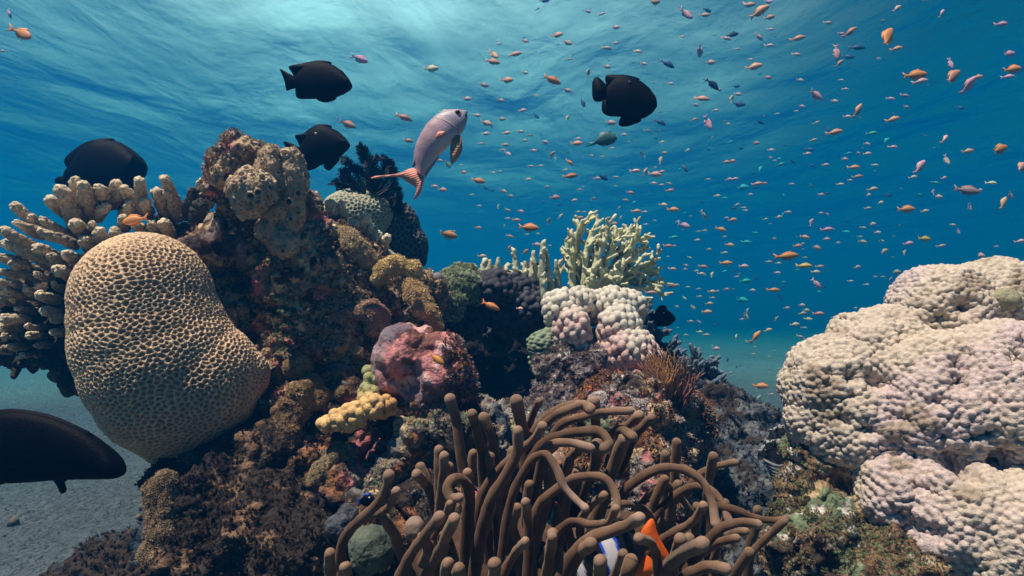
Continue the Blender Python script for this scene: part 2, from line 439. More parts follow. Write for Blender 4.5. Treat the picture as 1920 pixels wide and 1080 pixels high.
TC = dict(deep=[(.045,.03,.024),(.075,.05,.034),(.03,.023,.02)], beige=[(.58,.44,.26),(.42,.31,.18),(.70,.56,.36)], brown=[(.24,.15,.085),(.34,.22,.12),(.13,.085,.055)],  # deep: turf darkened to stand for shade low down and in hollows
          mauve=[(.36,.27,.27),(.48,.38,.37),(.22,.15,.16)], green=[(.20,.29,.14),(.32,.42,.22),(.13,.17,.10)],
          pink=[(.45,.18,.18),(.32,.12,.12),(.52,.28,.26)], yellow=[(.62,.43,.16),(.52,.34,.13),(.70,.52,.26)],
          white=[(.62,.56,.50),(.50,.44,.42),(.70,.66,.60)], dark=[(.05,.05,.06),(.08,.075,.08),(.03,.03,.04)],
          rust=[(.30,.10,.04),(.22,.08,.04),(.40,.16,.06)])

# ------------------------------------------------------------------ honeycomb (brain) coral, left
def brain_coral():
    V, Fq = remesh([B(270,561,.95,125), B(276,600,.95,130), B(286,640,.95,137), B(305,680,.95,140), B(328,712,.96,140), B(362,716,.96,124), B(388,714,.97,102), B(416,712,.98,80),
                    B(450,702,.98,52), B(332,775,.97,92), B(330,810,.97,66)], .0019, 44)
    N = normals(V, Fq)
    q = V + .004*np.stack([vnoise(V, 30, 1), vnoise(V, 30, 2), vnoise(V, 30, 3)], 1)
    f1, f2, idd = scell(q*np.array((1,1,1.3)), .0082, 5)
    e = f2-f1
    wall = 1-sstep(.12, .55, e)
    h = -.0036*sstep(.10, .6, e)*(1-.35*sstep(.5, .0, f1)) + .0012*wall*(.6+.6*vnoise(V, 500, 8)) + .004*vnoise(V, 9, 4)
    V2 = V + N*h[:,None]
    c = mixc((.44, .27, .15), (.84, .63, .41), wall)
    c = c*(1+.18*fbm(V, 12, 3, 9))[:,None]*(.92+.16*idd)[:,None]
    t = thing('honeycomb_coral', 'big kidney-shaped tan coral covered in honeycomb pits, left of the reef', 'coral', (V[:,0].mean(), V[:,1].mean(), V[:,2].min()))
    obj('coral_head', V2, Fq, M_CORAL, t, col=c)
brain_coral()

# ------------------------------------------------------------------ finger coral
M_FING = reef_mat('finger_coral_skin', rough=.7, nscale=150, namp=.2, bump=.8, bscale=600, bdist=.002, vor=330)
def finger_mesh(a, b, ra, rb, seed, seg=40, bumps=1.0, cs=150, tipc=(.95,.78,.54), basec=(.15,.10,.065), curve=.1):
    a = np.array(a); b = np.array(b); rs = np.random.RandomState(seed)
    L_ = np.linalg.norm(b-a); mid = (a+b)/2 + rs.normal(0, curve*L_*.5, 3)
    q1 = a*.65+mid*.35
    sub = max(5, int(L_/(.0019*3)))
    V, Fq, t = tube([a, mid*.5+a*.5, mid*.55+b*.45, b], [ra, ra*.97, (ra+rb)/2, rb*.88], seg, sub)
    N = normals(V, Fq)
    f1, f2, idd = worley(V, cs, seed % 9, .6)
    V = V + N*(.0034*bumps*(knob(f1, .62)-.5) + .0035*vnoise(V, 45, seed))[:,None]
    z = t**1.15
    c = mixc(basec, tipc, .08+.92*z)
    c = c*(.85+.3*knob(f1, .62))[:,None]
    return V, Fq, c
def acropora():
    t = thing('finger_coral', 'broad cream-tipped finger coral behind the honeycomb coral at the left edge', 'coral', P(200, 760, 1.15))
    rs = np.random.RandomState(3)
    V, Fq = remesh([B(120,560,1.22,75,1.3,.9,.8), B(230,520,1.22,70,1.3,.9,.6), B(60,600,1.2,70,1.2,1,.8), B(330,520,1.2,65), B(400,560,1.2,60), B(365,470,1.16,42), B(330,440,1.17,30), B(120,640,1.18,70,1.2,.7,.7),
                    B(150,700,1.17,42,1,.8,1), B(30,660,1.2,55,1.6,.8,.5)], .004, 2)
    N = normals(V, Fq); f1, _, _ = worley(V, 42, 3)
    V = V + N*(.03*(.6-f1) + .012*fbm(V, 30, 3))[:,None]
    obj('base_plate', V, Fq, M_ROCK, t, col=patches(V, (.05,.035,.025), [((.12,.09,.06), 20, .1, .3)], 4))
    Z = lambda x, y: (x/3, 220+y/3)
    L_ = [(85,500,250,640,36),(95,595,240,660,33),(30,640,220,750,35),(30,710,400,850,35),(120,755,320,860,31),(235,575,420,690,32),
          (230,640,440,720,31),(275,465,360,540,36),(340,415,440,620,47),(425,350,450,500,36),(470,380,510,540,44),(560,400,620,500,40),
          (650,370,690,500,43),(705,400,730,480,26),(600,500,500,580,38),(735,480,700,560,36),(790,360,820,540,41),(875,420,930,580,39),
          (925,345,990,520,39),(940,415,1010,580,35),(1130,365,1170,500,38),(90,810,220,870,26),(-20,870,240,900,29),(330,855,420,900,33),
          (30,975,160,1000,27),(140,960,250,1010,27),(230,1000,320,1030,28),(-30,780,160,830,33),(60,820,140,860,24),(760,600,800,660,36),
          (850,590,880,650,32),(920,600,960,660,36),(-30,1040,120,1050,30),(100,1075,210,1090,26),(250,1090,340,1110,25),(20,1130,150,1140,25),
          (210,735,330,800,30),(470,690,520,740,40),(560,640,600,700,36),(650,640,680,700,34),(380,770,460,810,34),(420,600,480,660,34),
          (-20,1190,130,1180,25),(150,1170,240,1180,24),(60,930,150,950,24),(300,930,360,960,26),(520,590,540,660,28),(690,560,700,620,30),
          (820,470,840,560,30),(180,560,230,620,22),(20,1230,120,1235,24),(160,1225,250,1230,22),(60,1290,160,1290,22),(-20,1300,60,1310,22),(200,1280,280,1270,22),(120,1340,220,1330,20),(290,1130,370,1130,24),(300,1210,370,1200,22),(60,1020,130,1020,20),(270,780,350,820,26),(380,860,440,900,24),(-30,930,60,940,26),(200,880,290,900,24),(10,1130,90,1130,22)]
    for j, (tx, ty, bx, by, r) in enumerate(L_):
        x1, y1 = Z(tx, ty); x0, y0 = Z(bx, by)
        dep = 1.09 + .05*rs.rand() - (.05 if ty > 560 else 0); 
        vec = np.array((x1-x0, y1-y0)); n = np.linalg.norm(vec)+1e-6; x1 -= vec[0]/n*r/3*.1; y1 -= vec[1]/n*r/3*.1
        R = r/3*dep/F*.88
        a = P(x0, y0, dep+.05); b = P(x1, y1, dep)
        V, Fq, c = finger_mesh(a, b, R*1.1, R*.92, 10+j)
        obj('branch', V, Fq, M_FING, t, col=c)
    # ragged twiglets of the shaded underside
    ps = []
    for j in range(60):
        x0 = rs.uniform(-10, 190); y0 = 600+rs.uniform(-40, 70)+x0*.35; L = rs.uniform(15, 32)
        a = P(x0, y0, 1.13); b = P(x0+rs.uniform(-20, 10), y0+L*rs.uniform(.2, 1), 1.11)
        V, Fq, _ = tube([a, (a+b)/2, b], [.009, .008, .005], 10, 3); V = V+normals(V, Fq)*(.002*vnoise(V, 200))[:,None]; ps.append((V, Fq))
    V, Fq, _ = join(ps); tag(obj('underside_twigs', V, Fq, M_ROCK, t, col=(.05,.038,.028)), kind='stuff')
    # two stumps darker than the other branches
    for j, (tx, ty, bx, by, r) in enumerate([(1090,425,1070,560,46),(1125,495,1160,650,50)]):
        x1, y1 = Z(tx, ty); x0, y0 = Z(bx, by)
        V, Fq, c = finger_mesh(P(x0, y0, 1.1), P(x1, y1, 1.06), r/3*1.1/F*1.1, r/3/F, 80+j, tipc=(.09,.085,.07), basec=(.03,.028,.025))
        o = obj('branch', V, Fq, M_ROCK, t, col=c); o['label'] = 'dark branch stump'
acropora()

# ------------------------------------------------------------------ tube sponge pillar
M_SPONGE = reef_mat('sponge_skin', rough=.85, nscale=80, namp=.3, bump=.8, bscale=260, bdist=.004)
def sponge_pillar():
    t0, V, N, Fq = rock('reef_rock', 'tall knobbly rock pillar rising beside the finger coral, top of the left reef',
        [B(452,286,1.03,36), B(443,330,1.03,44), B(470,300,1.04,30), limb([(412,310,1.03,20),(405,350,1.02,19),(418,392,1.03,22)]), B(450,390,1.04,45), B(500,400,1.05,55),
         B(545,420,1.06,52), limb([(540,400,1.05,50),(565,470,1.07,70),(590,540,1.1,80)]), B(470,440,1.06,45), B(600,470,1.1,50)],
        .0024, 'mauve', [('beige', 25, .0, .3), ('brown', 22, .12, .25), ('dark', 40, .2, .2), ('green', 30, .35, .2), ('pink', 28, .42, .15)], .75, 1.2, 3,
        [('turf', SPRIG, 6500, (.002, .005), TC['mauve']+TC['beige']+TC['brown'], 20, -.2, None), ('algae', LEAF, 400, (.003, .007), TC['beige'], 16, .1, None)])
    t = thing('tube_sponge', 'lumpy beige sponge with ring-shaped pores crowning the rock pillar', 'sponge', P(510, 430, .98))
    rs = np.random.RandomState(5)
    lobes = [([B(472,357,.94,42), B(462,385,.95,26)], 26, 6.0), ([limb([(508,292,.975,25),(507,330,.975,27),(515,390,.98,30)])], 10, 5.5),
             ([limb([(549,302,.99,25),(550,340,.99,29),(540,400,1.0,30),(530,440,1.01,30)])], 18, 5.5), ([B(535,455,1.0,32), B(505,430,.99,24)], 6, 5)]
    for li, (parts, nc, rc) in enumerate(lobes):
        V, Fq = remesh(parts, .0016, 10); N = normals(V, Fq)
        V = V + N*(.004*fbm(V, 30, 3, li))[:,None]; N = normals(V, Fq)
        cand = np.nonzero((N[:,1] < -.05))[0]; cen = []
        for q in rs.permutation(cand):
            if all(np.linalg.norm(V[q]-V[w]) > .0115 for w in cen): cen.append(q)
            if len(cen) >= nc: break
        h = .0012*fbm(V, 160, 3, 5); m = np.zeros(len(V))
        for q in cen:
            r = rs.uniform(.55, 1.25)*rc*.95/F; d = np.linalg.norm(V-V[q], axis=1)/r
            h = h + .0042*np.exp(-((d-1.05)/.30)**2) - .013*np.exp(-(d/.66)**4); m = np.maximum(m, np.exp(-((d-1.05)/.35)**2))
        c = mixc((.40,.29,.18), (.74,.60,.42), .35+.3*fbm(V, 25, 3, 2)+.6*m)
        tt = obj('lobe', V+N*h[:,None], Fq, M_SPONGE, t, col=c)
        W_, FF, cc = scatter(V, N, (N[:,1] < .4) & (m < .2), 260, SPRIG, (.002, .004), rs, .3, TC['beige'])
        tag(obj('fuzz', W_, FF, M_TURF, tt, col=cc), kind='stuff')
    V, Fq = remesh([B(577,368,1.08,15), B(588,385,1.08,15)], .003, 4)
    o = obj('sea_squirt', V+normals(V, Fq)*(.002*fbm(V, 60))[:,None], Fq, M_SOFT, None, col=(.50,.25,.21))
    tag(o, 'small smooth pinkish lump tucked behind the pored sponge pillar', 'sea squirt')
sponge_pillar()

# ------------------------------------------------------------------ reef slope: rocks
T_MIX = lambda n, a, b, c: [('turf', SPRIG, int(n*1.5), (.002, .005), TC[a], 22, -.1, None), ('polyps', STAR, int(n*.8), (.002, .0045), TC[b], 17, .05, None), ('algae', LEAF, n//8, (.003, .0065), TC[c], 15, .12, None)]
rock('reef_rock', 'dark hollowed rock between the honeycomb coral and the pillar, crusted along its top',
     [limb([(390,470,1.06,24),(430,448,1.06,22),(480,462,1.06,24),(512,520,1.07,22),(520,600,1.07,24),(505,680,1.07,30)]), B(410,500,1.12,45), B(395,560,1.1,36), B(470,590,1.22,90), B(480,680,1.12,50), limb([(392,470,1.06,24),(405,530,1.08,25),(440,620,1.1,25)])],
     .003, 'dark', [('brown', 20, .0, .3), ('mauve', 26, .15, .25), ('rust', 22, .35, .2), ('beige', 30, .28, .2)], .9, 1.1, 21, T_MIX(1800, 'deep', 'brown', 'deep'))  # the hollow's shade is put into the dark stone and turf colours
rock('reef_rock', 'long craggy slope of mottled brown rock under the yellow soft corals',
     [B(560,520,1.1,70), B(610,560,1.12,85), B(670,560,1.14,80), B(720,570,1.16,60), B(760,590,1.17,50), B(580,610,1.08,62), B(650,640,1.1,70), B(560,680,1.08,50), B(620,480,1.14,60), B(690,510,1.18,45), B(740,525,1.2,35), B(790,560,1.22,30), B(600,700,1.1,50), B(700,640,1.12,50)],
     .003, (.24,.155,.10), [('dark', 16, .12, .25), ('mauve', 24, .2, .25), ('beige', 22, .05, .25), ('pink', 18, .42, .12), ('green', 26, .48, .12)], 1.15, 1.0, 33,
     T_MIX(8000, 'brown', 'beige', 'beige') + [('pink_crust', BEAD, 500, (.0015, .003), TC['pink'], 26, .25, None), ('worms', SPRIG2, 1800, (.004, .008), TC['beige']+TC['brown'], 14, .0, None)])
rock('reef_rock', 'green-crusted lump of rock at the top right of the dark hollow',
     [limb([(545,585,1.03,18),(552,620,1.03,20),(540,660,1.03,18)]), B(575,650,1.04,20)], .002, (.28,.36,.22), [('brown', 30, .1, .2), ('pink', 40, .4, .1)], .8, 1.5, 45,
     [('turf', SPRIG, 900, (.0025, .005), TC['green'], 20, -.4, None)])
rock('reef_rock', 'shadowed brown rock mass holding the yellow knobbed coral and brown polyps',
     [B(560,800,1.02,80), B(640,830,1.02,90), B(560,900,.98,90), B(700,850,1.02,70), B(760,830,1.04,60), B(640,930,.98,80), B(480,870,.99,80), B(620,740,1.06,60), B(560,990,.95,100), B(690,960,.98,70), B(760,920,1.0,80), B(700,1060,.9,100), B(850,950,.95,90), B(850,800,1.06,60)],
     .0036, (.04,.03,.025), [('brown', 14, .25, .3), ('rust', 20, .3, .2), ('pink', 22, .42, .12), ('grey', 24, .36, .2)], 1.2, .9, 57, T_MIX(3600, 'deep', 'brown', 'deep'))  # shade over the mass is painted into its near-black base and turf
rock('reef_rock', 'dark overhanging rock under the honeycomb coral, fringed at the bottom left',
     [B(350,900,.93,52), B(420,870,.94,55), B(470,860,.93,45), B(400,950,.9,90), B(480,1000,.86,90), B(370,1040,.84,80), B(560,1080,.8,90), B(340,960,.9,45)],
     .003, (.035,.026,.022), [('dark', 22, .1, .3), ('brown', 26, .45, .2)], 1.0, 1.1, 63, T_MIX(2200, 'deep', 'deep', 'deep'))  # gloom under the coral is carried by near-black base and turf colours
rock('reef_rock', 'low dark rock lying on the sand in the bottom left corner', [B(245,1085,1.0,88,1.3,1,.9), B(150,1125,1.0,70,1.5,1,.8), B(310,1040,1.02,60)],
     .004, 'dark', [('blue', 14, .1, .3)], 1.0, 1.0, 71, [('turf', SPRIG, 900, (.003, .006), TC['dark'], 22, -.1, None)])
rock('reef_rock', 'mottled crest rock right of the pink boulder, below the dark cave', 
     [B(905,795,1.05,40), B(960,812,1.08,45), B(860,745,1.04,34), B(930,830,1.05,60), B(1010,820,1.08,50)],
     .003, 'grey', [('dark', 22, .0, .25), ('mauve', 20, .2, .2), ('beige', 28, .3, .2), ('blue', 16, .2, .3)], 1.0, 1.1, 77, T_MIX(1800, 'mauve', 'white', 'green'))
rock('reef_rock', 'grey ledge of rock with a pale stripe just left of the anemone tips',
     [limb([(770,800,.93,16),(820,795,.92,18),(850,805,.92,16)]), limb([(755,840,.92,12),(730,890,.91,13),(705,925,.9,14)]), B(800,840,.96,40), B(760,900,.97,50)],
     .0024, (.22,.20,.17), [('dark', 24, .0, .2), ('green', 22, .12, .2), ('rust', 20, .35, .2), ('beige', 34, .2, .2)], .8, 1.3, 83, T_MIX(1300, 'mauve', 'beige', 'green'))
rock('reef_rock', 'purple-grey speckled rock under the white bobbled coral',
     [B(1060,695,1.13,45), B(1100,690,1.12,38), B(1050,740,1.12,42), B(1110,735,1.12,40)],
     .0026, (.20,.17,.20), [('dark', 26, .1, .2), ('white', 34, .2, .15)], .9, 1.2, 91,
     [('polyps', STAR, 1700, (.003, .0065), TC['mauve']+TC['white'], 20, -.1, None), ('turf', SPRIG, 1200, (.003, .006), TC['mauve'], 20, -.2, None)])
rock('reef_rock', 'front rock with pale fluffy tufts and pink patches between the anemone and the orange fan',
     [B(1150,760,1.06,50), B(1210,780,1.05,52), B(1120,800,1.04,52), B(1250,830,1.07,55), B(1190,850,1.05,70), B(1290,800,1.12,35), B(1290,850,1.12,38), B(1110,880,1.02,80), B(1200,930,1.0,90), B(1260,760,1.1,34)],
     .0026, 'mauve', [('dark', 18, .0, .25), ('beige', 26, .1, .25), ('green', 22, .3, .2), ('pink', 24, .4, .12), ('rust', 15, .25, .2)], 1.0, 1.1, 97,
     T_MIX(3200, 'mauve', 'white', 'green') + [('fluff', SPRIG2, 1500, (.005, .010), TC['brown']+TC['rust'], 13, .0, None)])
rock('reef_rock', 'dark blue-grey boulder slope running from the orange fan down to the clam',
     [B(1330,790,1.5,60), B(1390,820,1.45,55), B(1330,860,1.4,70), B(1410,900,1.3,75), B(1350,970,1.2,90), B(1450,970,1.15,70), B(1440,1050,1.05,80), B(1290,720,1.6,40), B(1470,860,1.35,45)],
     .0045, 'blue', [((.09,.10,.12), 16, .0, .3), ('dark', 14, .15, .2), ((.16,.17,.18), 30, .3, .2)], 1.3, .8, 103,
     [('turf', SPRIG, 2500, (.004, .009), TC['dark']+[(.12,.13,.15)], 22, -.2, None)])
rock('reef_rock', 'encrusted brown and green rock under the huge white coral',
     [B(1570,880,.86,60), B(1545,930,.86,66), B(1590,950,.84,70), B(1500,990,.84,50), B(1560,1040,.8,90), B(1660,1080,.76,90), B(1530,870,.9,40)],
     .0026, 'brown', [('green', 16, .3, .3), ('beige', 26, .25, .25), ('dark', 14, -.1, .25), ('white', 40, .45, .15)], 1.05, 1.2, 109, [('turf', SPRIG, 7000, (.0016, .0038), TC['brown']+TC['green'], 22, -.1, None), ('polyps', STAR, 2600, (.0016, .0034), TC['brown']+[(.5,.4,.26)], 20, .1, None)])
rock('reef_rock', 'rock wall, cave shade painted into its black colour, below the green mossy coral', [B(940,690,1.9,130), B(860,640,1.6,60), B(1010,620,1.7,60), B(930,860,1.6,90)],
     .006, (.022,.018,.018), [], 1.3, .8, 113)  # near-black colour stands in for the shade inside the cave

# ------------------------------------------------------------------ pink boulder
def pink():
    V, Fq = remesh([B(768,668,.97,62), B(815,690,.96,62), B(740,705,.97,44), B(768,622,1.0,26), B(850,715,.97,38), B(800,735,.96,50)], .0022, 8)
    N = normals(V, Fq)
    f1, f2, i_ = worley(V, 48, 4)
    V = V + N*(.010*fbm(V, 16, 3, 2)+.0045*(.6-f1)+.003*fbm(V, 70, 3, 8)-.006*sstep(.25,.5,vnoise(V, 40, 12)))[:,None]
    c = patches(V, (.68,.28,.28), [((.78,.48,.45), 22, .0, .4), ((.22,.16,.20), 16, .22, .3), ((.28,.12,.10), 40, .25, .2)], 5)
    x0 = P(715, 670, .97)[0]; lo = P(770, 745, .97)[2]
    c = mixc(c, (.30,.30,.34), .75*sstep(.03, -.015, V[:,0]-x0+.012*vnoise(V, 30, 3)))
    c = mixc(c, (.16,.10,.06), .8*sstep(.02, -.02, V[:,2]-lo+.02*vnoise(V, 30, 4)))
    t = thing('coralline_boulder', 'rounded pink coralline boulder in the middle of the reef', 'boulder', (V[:,0].mean(), V[:,1].mean(), V[:,2].min()))
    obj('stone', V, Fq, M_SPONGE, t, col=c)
    N = normals(V, Fq); x1 = P(860, 700, .96)[0]; rs = np.random.RandomState(4)
    W_, FF, cc = scatter(V, N, (N[:,1] < .3) & ((V[:,0] > x1-.02) | (V[:,2] < lo)), 900, SPRIG, (.003, .007), rs, .4, TC['brown']+TC['mauve']+TC['rust'])
    tag(obj('turf', W_, FF, M_TURF, t, col=cc), kind='stuff')
pink()

# ------------------------------------------------------------------ knobbed corals
def knobbed(name, label, parts, voxel, ks, kr, amp, colf, seed=0, lump=.006, smooth=8, squash=(1, 1, 1), mat=None, cat='coral', loc=None, holes=(), pname='coral_head', jit=.7):
    V, Fq = remesh(parts, voxel, smooth); N = normals(V, Fq)
    V = V + N*(lump*fbm(V, 14, 3, seed)+.45*lump*fbm(V, 42, 2, seed+5))[:,None]
    for (px, py, d, r, dep) in holes:
        q = P(px, py, d); dd = np.hypot((V-q)[:,0], (V-q)[:,2])/(r*d/F)
        front = (N[:,1] < .3)
        V = V - N*(dep*np.exp(-dd**3)*front)[:,None]
    N = normals(V, Fq)
    f1, f2, idd = scell(V*np.array(squash), ks, seed+3)
    kb = knob(f1, kr) if kr else (1-np.clip(f1/.62, 0, 1)**2)
    c = colf(V, N, kb, idd)
    V2 = V + N*(amp*kb*(.75+.5*idd))[:,None]
    t = thing(name, label, cat, (V[:,0].mean(), V[:,1].mean(), V[:,2].min()))
    obj(pname, V2, Fq, mat or M_CORAL, t, col=c)
    return t, V2, N
def white_bobble():
    zt = P(1100, 560, 1.13)[2]; zb = P(1100, 700, 1.13)[2]
    def colf(V, N, kb, idd):
        low = sstep(0, 1, (zt-V[:,2])/(zt-zb)+.35*fbm(V, 18, 2, 4)-.15)
        c = mixc((.74,.70,.60), (.72,.30,.32), .95*np.clip(low*1.3, 0, 1)*(1-.35*kb))
        return c*(.85+.2*kb)[:,None]
    knobbed('bobbled_coral', 'creamy white and pink coral of rounded bobbles below the branching coral',
        [B(1055,579,1.16,33), B(1085,566,1.17,25), B(1150,572,1.19,28), B(1185,572,1.2,23), B(1075,614,1.13,32,1,1,1.1), B(1083,649,1.13,19), B(1115,579,1.2,28),
         B(1160,614,1.14,39), B(1180,654,1.12,40), B(1150,669,1.13,30), B(1195,699,1.12,21), B(1092,672,1.15,21), B(1120,686,1.15,18), B(1210,669,1.14,23), B(1122,649,1.22,30)],
        .0018, .0128, .64, .0080, colf, 2, .005, 4, (1.1, 1, .85))
white_bobble()
def right_coral():
    def colf(V, N, kb, idd):
        p = fbm(V, 7, 3, 8)
        c = mixc((.70,.60,.49), (.69,.56,.545), sstep(-.2, .4, p))
        c = mixc(c, (.60,.52,.36), .5*(1-kb)*sstep(-.1, .3, fbm(V, 11, 2, 3)))
        c = mixc(c, (.42,.33,.24), .8*sstep(.42, .62, fbm(V, 17, 4, 31)))
        return .88*c*(.80+.25*kb+.12*idd)[:,None]
    knobbed('knobbly_coral', 'huge off-white knobbly coral dome filling the right edge', 
        [B(1560,722,.88,88), B(1655,680,.90,100), B(1610,640,.92,52), B(1765,585,.96,88), B(1740,560,.97,60), B(1860,580,.97,92), B(1950,600,.96,108), B(1620,790,.86,105), B(1750,770,.84,145),
         B(1880,760,.82,160), B(1990,780,.82,160), B(1545,790,.87,66), B(1700,930,.79,80), B(1680,900,.80,66), B(1800,965,.76,115), B(1900,1010,.74,140), B(2020,1000,.74,150)],
        .0019, .0075, .66, .0048, colf, 12, .006, 22, (.85, 1, 1.1), holes=[(float(hx), float(hy), .8, float(hr), .010) for hx, hy, hr in zip(np.random.RandomState(6).uniform(1500, 1910, 34), np.random.RandomState(7).uniform(560, 1050, 34), np.random.RandomState(8).uniform(6, 12, 34))]+[(1608,708,.8,16,.022), (1740,610,.86,13,.02),(1700,720,.75,22,.018),(1850,575,.85,18,.03),(1850,655,.8,18,.02),(1795,715,.76,20,.018),
             (1880,862,.8,26,.018),(1800,838,.8,20,.015),(1730,850,.80,18,.012),(1790,680,.78,14,.018),(1690,590,.86,10,.016),(1640,810,.78,14,.014),(1560,700,.82,9,.012),(1900,700,.8,15,.015),(1760,1010,.7,22,.012),(1820,880,.72,26,.02),(1880,640,.8,14,.02)], jit=.8)
    V, Fq = remesh([B(1882,562,.90,30,1,.8,.75)], .002, 2); N = normals(V, Fq); f1, _, i_ = worley(V, 150, 5)
    o = obj('cup_coral', V+N*(.003*fbm(V, 40)-.002*sstep(.5, 0, f1))[:,None], Fq, M_CORAL, None, col=(.33,.31,.20))
    tag(o, 'small olive coral disc set in the top of the huge white coral', 'coral')
right_coral()
def small_knobbed():
    def yel(V, N, kb, idd):
        g = sstep(P(0, 745, .93)[2]-.004, P(0, 725, .93)[2], V[:,2])
        c = mixc((.86,.57,.25), (.36,.38,.18), g); r_ = sstep(P(700,0,.93)[0], P(735,0,.93)[0], V[:,0])
        c = mixc(c, (.60,.30,.10), .7*r_*(1-g)); return c*(.8+.25*kb)[:,None]
    knobbed('knobbed_coral', 'yellow plate of rounded knobs turning green at its top, below the pink boulder',
        [B(615,795,.92,13,1.3,1,.8), B(640,785,.91,18,1.3,1,.9), B(668,775,.91,20,1.3,1,1), B(700,762,.91,20), B(722,762,.92,16), B(655,792,.91,12,1.6), B(690,740,.93,15), B(695,715,.95,10), B(690,695,.96,7)],
        .0015, .0112, .66, .0065, yel, 5, .002, 3)
    dk = lambda V, N, kb, idd: mixc((.018,.018,.024), (.075,.075,.10), kb)*(.7+.5*idd)[:,None]
    knobbed('dark_coral', 'dark purple-grey bobbly coral hanging in the shade under the green mat',
        [B(930,540,1.3,34,1.2,1,.8), B(975,545,1.32,32), B(1000,570,1.3,34), B(960,590,1.33,36), B(1000,620,1.32,30), B(930,580,1.34,30), B(870,600,1.34,40), B(930,640,1.4,26), B(1000,520,1.36,24)],
        .0026, .013, .66, .008, dk, 7, .008, 4)
    gl = lambda V, N, kb, idd: mixc((.08,.10,.07), (.34,.44,.30), kb*.9)
    knobbed('lettuce_coral', 'small grey-green leafy coral beside the cave, left of the speckled rock',
        [B(1014,650,1.14,24), B(1008,675,1.15,15), B(1032,632,1.15,14)], .0018, .011, .66, .006, gl, 9, .004, 3, (1, 1, 2.0))
small_knobbed()
def boulders_behind():
    def make(name, label, parts, c0, c1, s, seed, voxel=.0026):
        V, Fq = remesh(parts, voxel, 10); N = normals(V, Fq)
        V = V+N*(.008*fbm(V, 10, 3, seed))[:,None]; N = normals(V, Fq)
        f1, f2, idd = scell(V, s, seed); w = 1-sstep(.1, .5, f2-f1)
        t = thing(name, label, 'coral', (V[:,0].mean(), V[:,1].mean(), V[:,2].min()))
        obj('coral_head', V-N*(.0035*(1-w))[:,None], Fq, M_CORAL, t, col=mixc(c0, c1, w))
        return t
    make('boulder_coral', 'pale green dimpled coral dome under the black feather star',
         [B(655,408,1.42,52), B(692,402,1.44,46), B(640,420,1.4,45), B(670,440,1.42,50)], (.26,.29,.19), (.60,.60,.44), .0092, 3)
    make('boulder_coral', 'dark rounded coral boulder falling away right of the pale green dome',
         [B(735,432,1.5,52), B(752,462,1.5,50), B(765,478,1.5,34), B(700,450,1.5,50), B(715,395,1.52,26), B(740,500,1.5,40)], (.035,.04,.045), (.13,.14,.13), .012, 6)
boulders_behind()

# ------------------------------------------------------------------ ridge with small fingers, soft corals
def ridge():
    t = thing('finger_coral', 'row of short cream coral knobs on the ridge in front of the pale green dome', 'coral', P(690, 480, 1.2))
    V, Fq = remesh([limb([(600,430,1.16,20),(640,450,1.16,22),(700,478,1.18,20),(760,510,1.2,16)])], .003, 2); N = normals(V, Fq)
    f1, _, _ = worley(V, 95, 3); V = V+N*(.005*knob(f1, .7)+.006*fbm(V, 25, 3))[:,None]
    obj('ridge_base', V, Fq, M_CORAL, t, col=patches(V, (.50,.44,.36), [('beige', 20, 0, .3)], 3))
    Z = lambda x, y: (380+x/3, 220+y/3)
    for j, (tx, ty, bx, by, r) in enumerate([(655,510,665,560,30),(725,470,742,590,36),(780,470,788,560,23),(828,585,850,660,32),(915,550,895,660,38),(945,610,930,690,25),(985,645,975,710,36),(1035,665,1015,730,30),(632,420,640,470,22),(870,590,870,650,24)]):
        x1, y1 = Z(tx, ty); x0, y0 = Z(bx, by)
        V, Fq, c = finger_mesh(P(x0, y0, 1.17), P(x1, y1+r/6, 1.15), r/3*1.16/F*1.1, r/3*1.16/F*.9, 200+j, seg=30, tipc=(.85,.80,.62), basec=(.45,.38,.27))
        obj('branch', V, Fq, M_FING, t, col=c)
ridge()
def fuzzy(name, label, parts, cols, n, size, base, seed, voxel=.004, tm=None, cat='soft coral', tilt=.3, lump=.008):
    V, Fq = remesh(parts, voxel, 3); N = normals(V, Fq); V = V+N*(lump*fbm(V, 35, 3, seed))[:,None]; N = normals(V, Fq)
    t = thing(name, label, cat, (V[:,0].mean(), V[:,1].mean(), V[:,2].min()))
    obj('body', V, Fq, M_SOFT, t, col=patches(V, base, [(tuple(np.array(base)*.6), 40, 0, .3)], seed))
    rs = np.random.RandomState(seed)
    W_, FF, cc = scatter(V, N, (N[:,1] < .5), n, tm or STAR, size, rs, tilt, cols, .3)
    tag(obj('polyps', W_, FF, M_SOFT, t, col=cc), kind='stuff')
    return t
fuzzy('soft_coral', 'beige fluffy soft coral band running down from the pillar', [limb([(612,425,1.1,13),(640,445,1.08,16),(670,470,1.07,19),(692,492,1.08,14)])], TC['beige']+[(.72,.55,.33)], 1900, (.004, .0075), (.30,.22,.13), 1)
fuzzy('soft_coral', 'bright yellow fluffy soft coral on the shoulder of the slope', [limb([(708,520,1.07,12),(735,500,1.07,16),(768,508,1.08,13)])], [(.85,.62,.26),(.75,.50,.18),(.90,.72,.40)], 1500, (.004, .0075), (.4,.26,.10), 2)
fuzzy('soft_coral', 'golden brown fluffy soft coral hanging above the pink boulder', [limb([(768,535,1.07,14),(785,560,1.05,18),(802,590,1.03,16),(816,608,1.03,9)])], [(.74,.50,.22),(.60,.40,.20),(.52,.36,.24)], 1900, (.004, .008), (.3,.19,.10), 3)
fuzzy('soft_coral', 'dull pink-brown fluffy patch in the middle of the craggy slope', [limb([(655,590,1.03,14),(690,585,1.03,16),(715,600,1.03,12)]), B(700,610,1.04,16)], [(.52,.30,.24),(.42,.26,.18),(.58,.40,.30)], 1500, (.004, .0075), (.25,.14,.1), 4)
